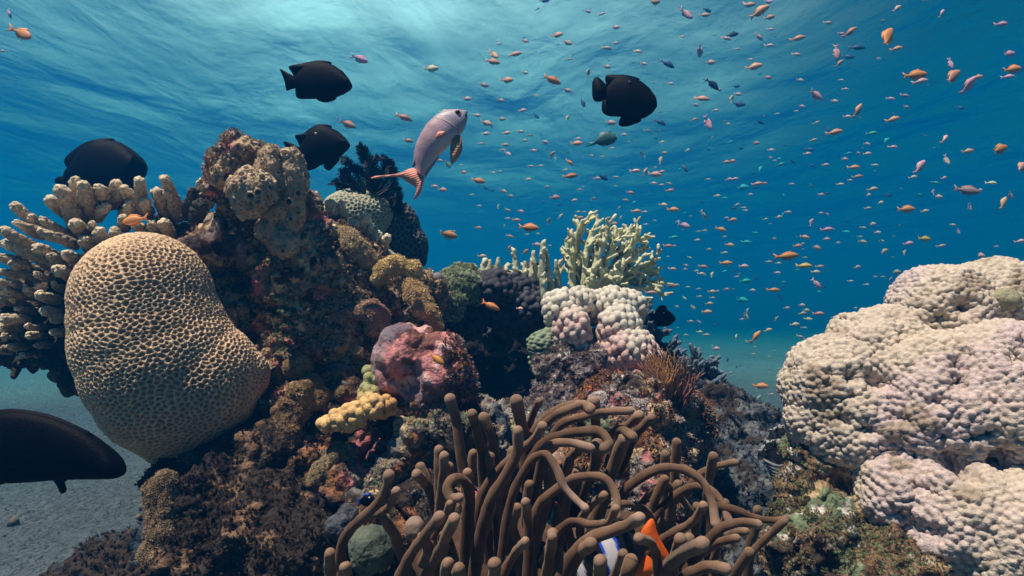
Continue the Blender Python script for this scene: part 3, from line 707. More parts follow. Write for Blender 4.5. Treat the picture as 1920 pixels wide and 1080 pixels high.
fuzzy('green_coral', 'speckled pale green mossy coral mat above the dark cave', [B(835,548,1.26,32,1.3), B(865,535,1.28,36,1.3), B(900,540,1.3,30,1.4), B(845,570,1.25,30), B(815,560,1.24,22), B(925,520,1.34,20,1.5)],
      [(.48,.58,.34),(.34,.44,.25),(.70,.76,.56),(.22,.28,.17)], 5200, (.003, .0065), (.20,.24,.14), 5, tm=SPRIG, cat='coral', tilt=.5)
fuzzy('soft_coral', 'whitish lilac fluffy soft coral cushion right above the anemone arms', [B(1165,765,1.01,22,1.3,.7,.8), B(1205,765,1.0,20,1.3,.7,.8), B(1125,755,1.02,15)], [(.74,.64,.60),(.60,.50,.52),(.80,.72,.66)], 2000, (.004, .007), (.36,.30,.30), 6)
fuzzy('soft_coral', 'small yellow fluffy tuft on the right shoulder of the front rock', [B(1285,775,1.07,15), B(1292,790,1.07,10)], [(.50,.40,.16),(.42,.33,.14)], 500, (.003, .005), (.35,.26,.1), 7)
fuzzy('polyp_coral', 'tan domed polyp coral at the head of the brown columns', [B(575,738,.97,30), B(590,745,.97,24), B(560,690,.99,18,1.4)], [(.56,.40,.20),(.44,.29,.14),(.32,.20,.10)], 1500, (.003, .0055), (.16,.10,.06), 8, cat='coral')
fuzzy('polyp_coral', 'tall brown column of tiny polyps left of the yellow knobbed coral', [limb([(545,775,.96,32),(540,820,.955,34),(530,880,.95,34),(520,940,.95,30)])], [(.48,.32,.17),(.34,.21,.12),(.22,.13,.08)], 2600, (.003, .005), (.11,.07,.045), 9, cat='coral')
fuzzy('polyp_coral', 'small tan polyp ball between the two brown columns', [B(638,738,.98,15)], [(.42,.30,.16),(.34,.22,.11)], 350, (.0028, .005), (.2,.12,.07), 10, cat='coral')
fuzzy('polyp_coral', 'curving tan and green polyp column rising from the bottom edge', [limb([(650,850,.93,12),(610,870,.92,15),(588,910,.91,17),(583,960,.9,15),(595,1000,.89,16)]), limb([(600,1010,.88,20),(600,1050,.87,24)])], [(.52,.40,.22),(.38,.34,.20),(.38,.25,.14)], 2700, (.003, .005), (.12,.09,.055), 11, cat='coral')
fuzzy('polyp_coral', 'tan polyp bridge crossing behind the forked tentacle', [limb([(610,930,.93,13),(650,930,.92,16),(680,950,.92,15)])], [(.40,.29,.15),(.30,.20,.10)], 1000, (.0026, .0046), (.18,.11,.06), 12, cat='coral')
fuzzy('polyp_coral', 'ragged tan polyp crust on the lip below the honeycomb coral', [limb([(350,858,.92,9),(410,872,.91,12),(470,868,.9,16),(510,850,.92,18)])], [(.34,.25,.17),(.26,.18,.12),(.36,.30,.26)], 1500, (.0026, .0046), (.16,.11,.08), 13, cat='coral')
fuzzy('soft_coral', 'brownish translucent fluffy column standing at the sand edge, bottom left', [limb([(308,895,.84,16),(300,940,.83,24),(296,985,.82,27),(300,1040,.81,27)])], [(.34,.23,.13),(.26,.17,.10),(.36,.28,.18)], 2600, (.0026, .005), (.2,.13,.08), 14)
fuzzy('soft_coral', 'rust-coloured fluffy crust hanging over the anemone from the front rock', [limb([(1190,830,.98,26),(1210,870,.97,30),(1200,920,.96,26)]), B(1150,870,.97,30)], TC['rust']+[(.25,.16,.12)], 2400, (.003, .006), (.16,.07,.04), 15)
def balls_small():
    V, Ft = ball(820, 521, 1.2, 10.5); tag(obj('ball_sponge', V, Ft, M_SPONGE, None, col=(.30,.30,.33)), 'tiny smooth grey ball sponge at the left end of the green mat', 'sponge')
    V, Fq = remesh([B(697,1030,.66,44)], .0018, 0); N = normals(V, Fq); f1, _, _ = worley(V, 110, 3)
    V = V+N*(.003*fbm(V, 50, 3)-.003*sstep(.3, 0, f1))[:,None]
    tag(obj('ball_sponge', V, Fq, M_SPONGE, None, col=patches(V, (.08,.105,.085), [((.13,.16,.12), 30, 0, .3)], 2)), 'round grey-green sponge among the tentacles at the bottom', 'sponge')
    V, Fq = remesh([B(778,990,.62,20), B(768,1003,.62,11)], .002, 2); V = V+normals(V, Fq)*(.0018*fbm(V, 80, 3))[:,None]
    tag(obj('sea_squirt', V, Fq, M_SOFT, None, col=(.30,.22,.18)), 'pale lumpy sea squirt between the lower left tentacles', 'sea squirt')
    V, Fq = remesh([B(635,985,.8,26), B(650,970,.82,20)], .0025, 2); V = V+normals(V, Fq)*(.004*fbm(V, 50, 3))[:,None]
    tag(obj('reef_stone', V, Fq, M_ROCK, None, col=(.09,.10,.12)), 'blue-grey stone wedged beside the round grey-green sponge', 'stone')
balls_small()

# ------------------------------------------------------------------ fire coral (branching) and its blades
M_FIRE = reef_mat('branching_coral_skin', rough=.65, nscale=90, namp=.2, bump=.4, bscale=380, bdist=.0015)
def fan(name, label, stems, d0, seed, col=(.60,.62,.34), tip=(.90,.88,.62), cat='coral', voxel=.0022, lean=.06, twigs=(14, 26)):
    rs = np.random.RandomState(seed); parts = []; tips = []
    def add(pl, r0, r1, lvl, dz):
        n = len(pl)
        pts = [(x, y, d0+dz+rs.uniform(-.004, .004), r0+(r1-r0)*i/(n-1)) for i, (x, y) in enumerate(pl)]
        parts.append(limb(pts, 3)); tips.append(P(*pts[-1][:3]))
        if lvl <= 0: return
        L = 0
        for i in range(n-1):
            a = np.array(pl[i], float); b = np.array(pl[i+1], float); seg = np.linalg.norm(b-a); u = (b-a)/seg
            s = rs.uniform(4, 10)
            while s < seg:
                side = rs.choice((-1, 1)); ang = math.radians(rs.uniform(25, 50))*side
                q = a+u*s; w = np.array((u[0]*math.cos(ang)-u[1]*math.sin(ang), u[0]*math.sin(ang)+u[1]*math.cos(ang)))
                ln = rs.uniform(*twigs)*(1 if lvl > 1 else .6)
                e = q+w*ln; m = q+w*ln*.55+u*ln*.12; e = e+u*ln*.25
                add([tuple(q), tuple(m), tuple(e)], max(3.4, r1*.9), 2.7, lvl-1, dz+rs.uniform(-lean, lean)*.3)
                s += rs.uniform(8, 13)
    for (pl, r0, r1, lvl, dz) in stems: add(pl, r0, r1, lvl, dz)
    V, Fq = remesh(parts, voxel, 2); N = normals(V, Fq)
    T_ = np.array(tips); dm = np.full(len(V), 9.0)
    for q in T_: dm = np.minimum(dm, ((V-q)**2).sum(1))
    c = mixc(col, tip, np.exp(-np.sqrt(dm)/.008)); c = c*(1+.12*fbm(V, 30, 3))[:,None]
    V = V+N*(.0014*fbm(V, 90, 3))[:,None]
    t = thing(name, label, cat, (V[:,0].mean(), V[:,1].mean(), V[:,2].min()))
    obj('branches', V, Fq, M_FIRE, t, col=c)
    return t
fan('fire_coral', 'large pale green branching coral spreading like antlers above the white bobbles',
    [([(1085,560),(1068,510),(1062,465),(1072,432)], 6.8, 3.1, 1, .01), ([(1090,530),(1082,470),(1092,430),(1108,398)], 6.8, 3.1, 1, .01), ([(1095,540),(1098,480),(1108,440),(1122,412)], 6.8, 3.1, 1, -.01),
     ([(1105,550),(1118,490),(1136,446),(1142,418)], 6.8, 3.1, 1, -.02), ([(1110,545),(1130,500),(1152,460),(1166,430)], 6.8, 3.1, 2, 0), ([(1120,548),(1150,505),(1180,470),(1198,436)], 6.8, 3.1, 2, -.01), ([(1150,510),(1185,478),(1214,455)], 8, 3.6, 1, .01),
     ([(1130,548),(1165,518),(1195,500),(1226,492)], 6.8, 3.1, 2, 0), ([(1165,520),(1200,512),(1232,516)], 8, 3.6, 1, .01), ([(1135,555),(1170,545),(1200,540),(1230,542)], 9, 3.8, 2, -.01),
     ([(1145,570),(1180,562),(1216,572)], 6, 3.1, 1, .01), ([(1060,575),(1048,530),(1050,490)], 6, 3.1, 1, .02), ([(1100,560),(1092,500),(1082,455),(1086,420)], 6.8, 3.1, 1, .02), ([(1150,560),(1175,578),(1208,590)], 7, 3.6, 1, .0),
     ([(1125,548),(1160,495),(1186,455),(1182,430)], 6.8, 3.1, 1, .015), ([(1140,550),(1180,530),(1210,528),(1234,528)], 6.8, 3.1, 1, .012), ([(1075,550),(1072,490),(1080,445),(1092,414)], 6.8, 3.1, 1, -.01), ([(1105,545),(1112,480),(1125,440),(1130,424)], 6.8, 3.1, 1, .012), ([(1115,545),(1142,480),(1152,445),(1154,426)], 6.8, 3.1, 1, -.012), ([(1075,580),(1110,560),(1150,560)], 15, 9, 0, .01), ([(1090,545),(1115,535),(1145,528)], 12, 8, 0, .01), ([(1085,515),(1110,505),(1130,495)], 10, 7, 0, .02)], 1.3, 4, twigs=(16, 31), voxel=.0019)
fan('fire_coral', 'tall narrow upright blade of pale green coral left of the antler-like coral',
    [([(1030,600),(1020,550),(1016,500),(1019,455)], 8, 5, 1, 0), ([(1040,600),(1035,550),(1028,505),(1024,470)], 8, 4, 1, .01), ([(1048,560),(1045,520),(1042,490)], 7, 3.5, 0, .02)], 1.26, 9, twigs=(6, 11), col=(.34,.42,.30))
fan('fire_coral', 'low row of pale coral prongs along the crest left of the tall blade',
    [([(900,512),(950,515),(1000,520),(1012,540)], 10, 10, 0, .02), ([(905,510),(908,486)], 6, 3.5, 1, 0), ([(915,512),(920,488)], 6, 3.5, 0, 0), ([(932,512),(935,484)], 7, 3.5, 0, 0), ([(948,512),(952,495)], 6, 4, 1, .01), ([(968,515),(966,490),(964,470)], 7, 3.2, 1, 0),
     ([(985,515),(984,492)], 6, 3.5, 1, 0), ([(998,520),(1000,492),(999,472)], 8, 3.4, 1, 0), ([(1008,525),(1012,500)], 7, 4, 0, 0), ([(880,515),(890,500)], 7, 4, 1, 0), ([(955,520),(945,540),(935,550)], 9, 6, 0, -.02)], 1.33, 14, twigs=(6, 13), col=(.48,.50,.34))
def dark_branching():
    t = thing('staghorn_coral', 'dark blue-grey bushy coral behind the orange fan and the white bobbles', 'coral', P(1270, 760, 1.5))
    V, Fq = remesh([B(1200,620,1.55,32), B(1222,672,1.55,36), B(1290,730,1.52,45), B(1300,790,1.5,40)], .006, 2)
    V = V+normals(V, Fq)*(.012*fbm(V, 25))[:,None]
    obj('base', V, Fq, M_ROCK, t, col=(.035,.045,.06))
    rs = np.random.RandomState(8); N = normals(V, Fq); idx = np.nonzero((N[:,1] < .2) & (N[:,0]+N[:,2] > -.2))[0]
    for j in range(70):
        q = rs.choice(idx); u = N[q]*.6+np.array((.15, 0, .55)); u /= np.linalg.norm(u); L = rs.uniform(.02, .042)
        ps = []
        for k in range(4):
            w = u+rs.normal(0, .45, 3)*(k > 0); w /= np.linalg.norm(w); a = V[q]+u*L*(.25*k); b = a+w*L*(1 if k == 0 else .5)
            Vt, Ft, _ = tube([a-u*.004, (a+b)/2, b], [.0062, .0055, .0042], 8, 2); ps.append((Vt, Ft))
        Vt, Ft, _ = join(ps); Vt = Vt+normals(Vt, Ft)*(.0012*vnoise(Vt, 260))[:,None]
        h = np.linalg.norm(Vt-V[q], axis=1)/L
        obj('branch', Vt, Ft, M_CORAL, t, col=mixc((.05,.07,.10), (.17,.22,.29), h*.8))
dark_branching()
def orange_fan():
    rs = np.random.RandomState(12); ps = []
    for j in range(150):
        t = rs.rand(); x0 = 1222+62*t+rs.normal(0, 5); y0 = 742+rs.normal(0, 8)+8*t; ang = math.radians(-22+46*t+rs.normal(0, 9)); L = rs.uniform(40, 80)*(1-.25*abs(t-.4))
        d = 1.04+rs.uniform(-.02, .03)
        p0 = (x0, y0); p1 = (x0+math.sin(ang)*L*.5+rs.normal(0, 2), y0-math.cos(ang)*L*.5); p2 = (x0+math.sin(ang)*L+rs.normal(0, 5), y0-math.cos(ang)*L)
        V, Fq, tt = tube([P(*p0, d), P(*p1, d-.005), P(*p2, d-.008)], [.0017, .0015, .0007], 6, 3)
        c0 = (.62,.27,.10) if .2 < t < .75 else (.46,.20,.17); c = mixc(np.array(c0)*.55, (.72,.42,.20) if .2 < t < .75 else (.55,.32,.27), tt)
        ps.append((V, Fq, c))
        for k in range(2):
            f = rs.uniform(.35, .8); q = (x0+math.sin(ang)*L*f, y0-math.cos(ang)*L*f); a2 = ang+rs.choice((-1, 1))*rs.uniform(.25, .5)
            V, Fq, tt = tube([P(*q, d-.005), P(q[0]+math.sin(a2)*L*.3, q[1]-math.cos(a2)*L*.3, d-.008)], [.0012, .0006], 5, 2); ps.append((V, Fq, mixc(c0, (.74,.46,.24), tt)))
    V, Fq, c = join(ps); tag(obj('feather_hydroid', V, Fq, M_SOFT, None, col=c), 'spray of fine orange and pink bristles on the front rock, right of the bobbles', 'hydroid')
orange_fan()

# ------------------------------------------------------------------ feather star
def feather_star():
    t = thing('feather_star', 'black feather star with curled arms perched on the pale green dome', 'feather star', P(695, 395, 1.44))
    m = reef_mat('feather_star_skin', (.0025,.0035,.008), rough=.6, nscale=60, namp=.3, bump=.2)
    V, Ft = ball(695, 365, 1.44, 18, 1.4, 1, .7); obj('disc', V, Ft, m, t)
    rs = np.random.RandomState(2)
    arms = [[(700,360),(698,320),(685,285),(673,272)],[(695,360),(692,320),(680,295),(676,282)],[(688,362),(665,320),(648,302),(640,300)],[(685,362),(655,330),(640,325),(648,340)],[(684,366),(655,348),(635,342),(622,346)],
            [(702,360),(715,330),(722,303),(716,296)],[(705,362),(726,335),(732,308),(728,298)],[(708,364),(735,345),(738,320),(733,312)],[(710,368),(740,350),(748,365),(742,378)],[(708,372),(735,362),(747,380),(738,386),(732,376)],
            [(700,372),(720,385),(750,388),(755,382)],[(690,368),(668,350),(650,330),(652,318)],[(692,362),(684,330),(668,315),(660,318)],[(704,362),(706,330),(700,310),(694,308)],[(690,370),(670,362),(650,356),(638,352)],[(698,362),(690,335),(700,300),(708,298)],
            [(684,370),(664,366),(645,350),(632,350)],[(710,370),(728,372),(744,392),(752,396)]]
    for j, a in enumerate(arms):
        d = 1.42+rs.uniform(-.03, .04)
        pl = [P(x, y, d+.01*i*rs.uniform(-1, 1)) for i, (x, y) in enumerate(a)]
        V, Fq, tt = tube(pl, np.linspace(.0040, .0022, len(pl)), 7, 8); ps = [(V, Fq)]
        cen = V.reshape(-1, 7, 3).mean(1)[:-4]
        T_ = np.gradient(cen, axis=0); T_ /= np.linalg.norm(T_, axis=1)[:,None]+1e-9
        # resample densely for the pinnules
        f = np.linspace(0, len(cen)-1.001, 64); i0 = f.astype(int); w = (f-i0)[:,None]
        cc = cen[i0]*(1-w)+cen[i0+1]*w; tt2 = T_[i0]
        for k in range(len(cc)):
            side = np.cross(tt2[k], (0, 1, .25)); side /= np.linalg.norm(side)
            for s in (-1, 1):
                L = .0135*(1-.35*abs(k/64-.5)*2)*rs.uniform(.8, 1.15)
                e = cc[k]+side*s*L*.85+tt2[k]*L*.5+rs.normal(0, .0012, 3)
                Vp, Fp, _ = tube([cc[k], e], [.0015, .0009], 3, 1, cap=False); ps.append((Vp, Fp))
        V, Fq, _ = join(ps); obj('arm', V, Fq, m, t)
feather_star()

# ------------------------------------------------------------------ clam on the dark slope
def clam():
    t = thing('giant_clam', 'black and white striped clam half hidden beside the huge white coral', 'clam', P(1465, 900, 1.15))
    m, nt, b = new_mat('clam_shell'); N = nt.nodes; L = nt.links
    g = N.new('ShaderNodeNewGeometry'); v = N.new('ShaderNodeTexVoronoi'); v.inputs['Scale'].default_value = 90; L.new(g.outputs['Position'], v.inputs['Vector'])
    cr = N.new('ShaderNodeValToRGB'); cr.color_ramp.elements[0].position = .36; cr.color_ramp.elements[0].color = (.012,.014,.02,1); cr.color_ramp.elements[1].position = .45; cr.color_ramp.elements[1].color = (.34,.35,.36,1)
    L.new(v.outputs['Distance'], cr.inputs[0]); L.new(cr.outputs[0], b.inputs['Base Color']); b.inputs['Roughness'].default_value = .5
    for k in range(2):
        ps = []; n = 60; mrows = 14
        V = []
        for i in range(mrows):
            s = i/(mrows-1)
            for j in range(n):
                a = j/(n-1); x = (a-.5); w = math.cos(x*math.pi)**.6
                wave = .10*math.sin(a*26+k*2)*(s**1.5)
                px = 1462+70*x*(.7+.3*s)+(6 if k else -6); py = 868-42*w*math.sin(s*1.7)-(k*26)+12*x; d = 1.17-(.07*math.sin(s*1.9)+.02*wave*10)*w + .05*k - .12
                V.append(P(px, py+wave*26, d))
        V = np.array(V); i = np.arange(mrows-1)[:,None]*n+np.arange(n-1)[None,:]; Fq = np.stack([i, i+1, i+n+1, i+n], -1).reshape(-1, 4)
        o = obj('shell', V, Fq, m, t); md = o.modifiers.new('s', 'SOLIDIFY'); md.thickness = .006
    ps = []
    for k in range(5):
        V, Fq, _ = tube([P(1432+3*k, 862+6*k, .98), P(1462, 874+7*k, .96), P(1494-3*k, 860+6*k, .98)], [.0022]*3, 8, 6); ps.append((V, Fq))
    V, Fq, _ = join(ps); obj('mantle', V, Fq, reef_mat('clam_mantle', (.22,.23,.25), nscale=200, namp=.5), t)
clam()
# ------------------------------------------------------------------ sea anemone
def anemone():
    t = thing('sea_anemone', 'big brown anemone with long drooping tentacles in the bottom centre foreground', 'sea anemone', P(1050, 1300, .66))
    m, nt, b = new_mat('tentacle_skin'); N = nt.nodes; L = nt.links
    vc = N.new('ShaderNodeVertexColor'); vc.layer_name = 'Col'
    g = N.new('ShaderNodeNewGeometry'); n1 = N.new('ShaderNodeTexNoise'); n1.inputs['Scale'].default_value = 500; n1.inputs['Detail'].default_value = 3; L.new(g.outputs['Position'], n1.inputs['Vector'])
    n3 = N.new('ShaderNodeTexNoise'); n3.inputs['Scale'].default_value = 60; n3.inputs['Detail'].default_value = 3; L.new(g.outputs['Position'], n3.inputs['Vector'])
    mr = N.new('ShaderNodeMapRange'); mr.inputs[1].default_value = .3; mr.inputs[2].default_value = .7; mr.inputs[3].default_value = .72; mr.inputs[4].default_value = 1.25; L.new(n3.outputs['Fac'], mr.inputs[0])
    sc_ = N.new('ShaderNodeVectorMath'); sc_.operation = 'SCALE'; L.new(vc.outputs[0], sc_.inputs[0]); L.new(mr.outputs[0], sc_.inputs['Scale']); L.new(sc_.outputs[0], b.inputs['Base Color'])
    bp = N.new('ShaderNodeBump'); bp.inputs['Strength'].default_value = .25; bp.inputs['Distance'].default_value = .0008; L.new(n1.outputs['Fac'], bp.inputs['Height']); L.new(bp.outputs[0], b.inputs['Normal'])
    b.inputs['Roughness'].default_value = .8; b.inputs['Specular IOR Level'].default_value = .1
    b.inputs['Sheen Weight'].default_value = .2; b.inputs['Sheen Tint'].default_value = (.8, .65, .5, 1); b.inputs['Subsurface Weight'].default_value = .5; b.inputs['Subsurface Radius'].default_value = (.006, .003, .002); b.inputs['Subsurface Scale'].default_value = .8
    rs = np.random.RandomState(21)
    A = lambda *q: [(540+x/3, 720+y/3) for x, y in q]          # enlarged views of the photo
    K = lambda *q: [(1000+x/2.843, 700+y/2.843) for x, y in q]
    Ls = [ # path root->tip, width px, depth, paleness
     (A((1040,1080),(1005,620),(970,380),(945,200),(912,85)), 19, .62, .5), (A((1130,1000),(1100,560),(1085,350),(1050,220),(1035,170)), 18, .66, .35),
     (A((1190,1000),(1170,500),(1140,300),(1100,185)), 18, .69, .2), (A((840,1000),(850,720),(870,560),(878,405)), 18, .60, .45),
     (A((860,900),(850,560),(848,370)), 18, .66, .2), (A((900,1000),(810,640),(765,550),(722,510)), 18, .64, .3), (A((900,900),(800,600),(745,468)), 17, .68, .15),
     (A((380,1180),(300,1000),(320,860),(400,770),(490,690),(550,590),(568,515)), 18, .54, .5), (A((450,735),(520,725),(575,680),(608,602)), 14, .54, .45),
     (A((700,1100),(640,960),(600,850),(545,760)), 19, .58, .35), (A((600,1150),(690,960),(780,840),(850,750)), 20, .50, .6), (A((740,1160),(800,1030),(870,900),(935,760)), 20, .49, .6),
     (A((990,1100),(1000,800),(1018,620),(990,545),(930,535),(898,580),(915,640),(960,640)), 18, .56, .55), (A((1020,800),(1030,600),(1010,500)), 15, .6, .3),
     (A((820,860),(890,730),(912,672)), 14, .53, .5), (A((1040,1100),(1080,850),(1140,650),(1240,490),(1290,370),(1293,265)), 20, .55, .55),
     (A((1030,900),(1090,620),(1200,470),(1300,380),(1390,300),(1430,240)), 16, .62, .4), (A((1345,600),(1335,350),(1310,220),(1285,95)), 23, .66, .5),
     (A((1330,300),(1370,190),(1412,98)), 12, .7, .4), (A((1300,480),(1360,330),(1430,210),(1540,140),(1640,115),(1700,140)), 19, .66, .4),
     (A((1190,1060),(1230,760),(1290,560),(1370,430),(1450,395),(1510,480),(1560,585),(1620,650),(1672,700)), 15, .52, 1.0),
     (A((1350,1120),(1352,860),(1345,720),(1336,665)), 18, .5, .45), (A((1180,1120),(1260,980),(1335,885)), 17, .46, .5), (A((965,1150),(962,1035)), 24, .44, .4),
     (A((880,1150),(900,1010)), 22, .47, .35), (A((1160,1150),(1163,1010)), 22, .43, .4), (A((250,1180),(238,1050),(236,955)), 19, .6, .25), (A((340,1150),(320,1030)), 18, .58, .3),
     (A((860,980),(880,860)), 20, .52, .25), (A((760,1000),(790,930),(760,860)), 20, .57, .2), (A((1550,1200),(1610,1000),(1700,900)), 22, .45, .3), (A((1440,1000),(1480,900),(1490,840)), 18, .5, .3),
     (K((-40,520),(20,330),(110,230),(240,170)), 16, .66, .45), (K((60,420),(140,280),(250,235),(380,205),(515,200)), 15, .68, .5), (K((-60,560),(30,400),(110,345),(240,312),(350,312),(400,370),(380,400)), 18, .63, .4),
     (K((20,600),(60,420),(130,370),(220,375),(305,400)), 16, .60, .85), (K((335,420),(330,260),(325,150)), 19, .70, .35), (K((-20,900),(20,720),(120,620),(220,560),(330,548),(400,575),(440,660),(445,760)), 16, .56, .45),
     (K((300,900),(390,620),(430,480),(485,350)), 22, .68, .3), (K((460,520),(530,350),(590,280),(630,240)), 17, .69, .35), (K((400,500),(440,330),(510,270),(565,225)), 16, .71, .35),
     (K((360,400),(420,320),(470,300),(530,340)), 16, .67, .3), (K((400,900),(470,660),(560,565),(690,505),(820,520),(910,590),(955,700),(972,800)), 16, .60, .55),
     (K((560,1000),(640,780),(740,665),(850,600),(950,625),(1010,700),(1045,785)), 14, .62, .4), (K((870,800),(820,710),(750,625),(690,570)), 12, .66, .3), (K((800,640),(890,535),(980,495),(1072,475)), 12, .72, .25),
     (K((620,960),(700,875),(820,810),(880,750),(905,705)), 15, .56, .35), (K((820,1060),(910,920),(1000,825),(1100,795),(1195,803)), 17, .52, .6), (K((960,700),(1060,725),(1200,775),(1290,785),(1350,775)), 13, .60, .3),
     (K((1020,1150),(1120,1010),(1220,900),(1340,790)), 14, .58, .2), (K((1060,1100),(1100,1030),(1150,955)), 17, .5, .25), (K((640,1130),(720,1020),(800,960),(900,912)), 25, .44, .6),
     (K((740,1060),(765,960),(785,885)), 21, .5, .4), (K((810,1000),(835,930),(830,880)), 17, .53, .3), (K((760,1130),(850,1060),(940,1030),(1025,1042)), 21, .45, .45),
     (K((130,1150),(200,990),(300,885),(430,835),(520,800),(565,770)), 24, .44, .75), (K((350,1130),(355,1000)), 22, .43, .4), (K((670,1130),(655,980),(625,905),(560,880)), 18, .47, .5),
     (K((60,1130),(85,1000),(100,875)), 19, .48, .35), (K((100,870),(200,790),(300,805),(400,790),(440,720)), 14, .53, .35), (K((250,780),(310,700),(380,650)), 15, .6, .15), (K((640,820),(610,740),(520,700),(430,700)), 13, .62, .2),
     (K((480,1130),(500,1060),(520,1000)), 23, .42, .3), (K((400,1150),(450,1040),(480,960)), 17, .5, .25), (K((-40,700),(0,560),(60,440),(110,390)), 17, .67, .25), (K((200,800),(260,640),(330,480),(340,380)), 20, .69, .2), (K((60,760),(110,600),(190,460),(240,400)), 18, .7, .2),
     (K((560,720),(640,620),(760,560)), 12, .7, .2), (K((900,960),(990,900),(1080,880)), 15, .55, .3), (K((960,1000),(1010,880),(1130,840)), 13, .58, .2),
    ]
    for j in range(32):     # shaded tentacles behind the front ones
        x = rs.uniform(800, 1420); y1 = rs.uniform(830, 980); s = rs.uniform(-1, 1)
        Ls.append(([(x-30*s, 1120), (x, 1020), (x+25*s, (1020+y1)/2), (x+10*s+20*rs.rand(), y1)], 16, rs.uniform(.64, .74), .05))
    for j, (pl, w, d, pale) in enumerate(Ls):
        n = len(pl); r = w/2*d/F*1.04
        pts = []
        wob = rs.normal(0, .012, 3)
        for i, (x, y) in enumerate(pl):
            f = i/(n-1); pts.append(P(x, y, d + .05*(1-f) + wob[0]*math.sin(f*3+wob[1]*100)))
        rr = [r*(1.2-.32*i/(n-1)) for i in range(n)]; rr[-1] = r*1.06*rs.uniform(.95, 1.12)
        V, Fq, tt = tube(pts, rr, 18, 9)
        N_ = normals(V, Fq); V = V+N_*(.0007*vnoise(V, 120, j))[:,None]
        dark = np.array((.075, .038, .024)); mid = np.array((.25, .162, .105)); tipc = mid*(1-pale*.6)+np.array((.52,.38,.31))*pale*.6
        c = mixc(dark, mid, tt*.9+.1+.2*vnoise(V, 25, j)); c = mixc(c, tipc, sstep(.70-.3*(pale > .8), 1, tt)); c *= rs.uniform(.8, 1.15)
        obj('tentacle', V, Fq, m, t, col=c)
    V, Fq = remesh([B(1010,1120,.78,150,1.5,.7,.9), B(1170,1060,.82,120,1.5,.5,.8), B(900,1080,.80,110,1.2,.5,.9)], .006, 6)
    V = V+normals(V, Fq)*(.01*fbm(V, 16))[:,None]
    obj('column', V, Fq, m, t, col=(.10,.055,.035))
anemone()

# ------------------------------------------------------------------ fish
def fish_mat(name, color=None, rough=.45, spec=.4, scale_s=0, stripe=None, namp=.12):
    m, nt, b = new_mat(name); N = nt.nodes; L = nt.links
    tc = N.new('ShaderNodeTexCoord')
    n1 = N.new('ShaderNodeTexNoise'); n1.inputs['Scale'].default_value = 60; n1.inputs['Detail'].default_value = 3; L.new(tc.outputs['Object'], n1.inputs['Vector'])
    mr = N.new('ShaderNodeMapRange'); mr.inputs[3].default_value = 1-namp*2; mr.inputs[4].default_value = 1+namp*2; L.new(n1.outputs['Fac'], mr.inputs[0])
    if color == 'object': src = N.new('ShaderNodeObjectInfo').outputs['Color']
    elif color == 'vertex': v = N.new('ShaderNodeVertexColor'); v.layer_name = 'Col'; src = v.outputs[0]
    else: v = N.new('ShaderNodeRGB'); v.outputs[0].default_value = (*color, 1); src = v.outputs[0]
    s = N.new('ShaderNodeVectorMath'); s.operation = 'SCALE'; L.new(src, s.inputs[0]); L.new(mr.outputs[0], s.inputs['Scale']); L.new(s.outputs[0], b.inputs['Base Color'])
    b.inputs['Roughness'].default_value = rough; b.inputs['Specular IOR Level'].default_value = spec
    if scale_s:
        vo = N.new('ShaderNodeTexVoronoi'); vo.inputs['Scale'].default_value = scale_s; mp = N.new('ShaderNodeMapping'); mp.inputs['Scale'].default_value = (1, .3, 1.3)
        L.new(tc.outputs['Object'], mp.inputs[0]); L.new(mp.outputs[0], vo.inputs['Vector'])
        bp = N.new('ShaderNodeBump'); bp.inputs['Strength'].default_value = .5; bp.inputs['Distance'].default_value = .0006; L.new(vo.outputs['Distance'], bp.inputs['Height']); L.new(bp.outputs[0], b.inputs['Normal'])
    return m
def rayed(m, s=700):
    nt = m.node_tree; N = nt.nodes; L = nt.links; b = N['Principled BSDF']
    tc = N.new('ShaderNodeTexCoord'); w = N.new('ShaderNodeTexWave'); w.inputs['Scale'].default_value = s; w.inputs['Distortion'].default_value = 1.5; w.bands_direction = 'DIAGONAL'
    L.new(tc.outputs['Object'], w.inputs['Vector']); bp = N.new('ShaderNodeBump'); bp.inputs['Strength'].default_value = .6; bp.inputs['Distance'].default_value = .0006
    L.new(w.outputs['Fac'], bp.inputs['Height']); L.new(bp.outputs[0], b.inputs['Normal'])
    return m
def slab(pts, th, edge=.25):
    """fin outline (2D x,z list) with real thickness, thinner at its rim; centred on y=0"""
    from mathutils.geometry import tessellate_polygon
    p = [Vector((x, 0, z)) for x, z in pts]; n = len(p)
    cx = sum(q.x for q in p)/n; cz = sum(q.z for q in p)/n
    tri = tessellate_polygon([p])
    V = [(q.x, -th*edge, q.z) for q in p]+[(q.x, th*edge, q.z) for q in p]
    Ft = [list(t) for t in tri]+[[a+n for a in reversed(t)] for t in tri]
    for i in range(n):
        j = (i+1) % n; Ft += [[i, i+n, j], [j, i+n, j+n]]
    return np.array(V, float), np.array(Ft)
def dens(pl, k=4):
    """round a closed or open 2D outline with Catmull-Rom"""
    p = np.array(pl, float); n = len(p); out = []
    for i in range(n):
        a, b, c, d = p[(i-1) % n], p[i], p[(i+1) % n], p[(i+2) % n]
        for j in range(k):
            f = j/k; out.append(.5*((2*b)+(-a+c)*f+(2*a-5*b+4*c-d)*f*f+(-a+3*b-3*c+d)*f**3))
    return [tuple(q) for q in out]
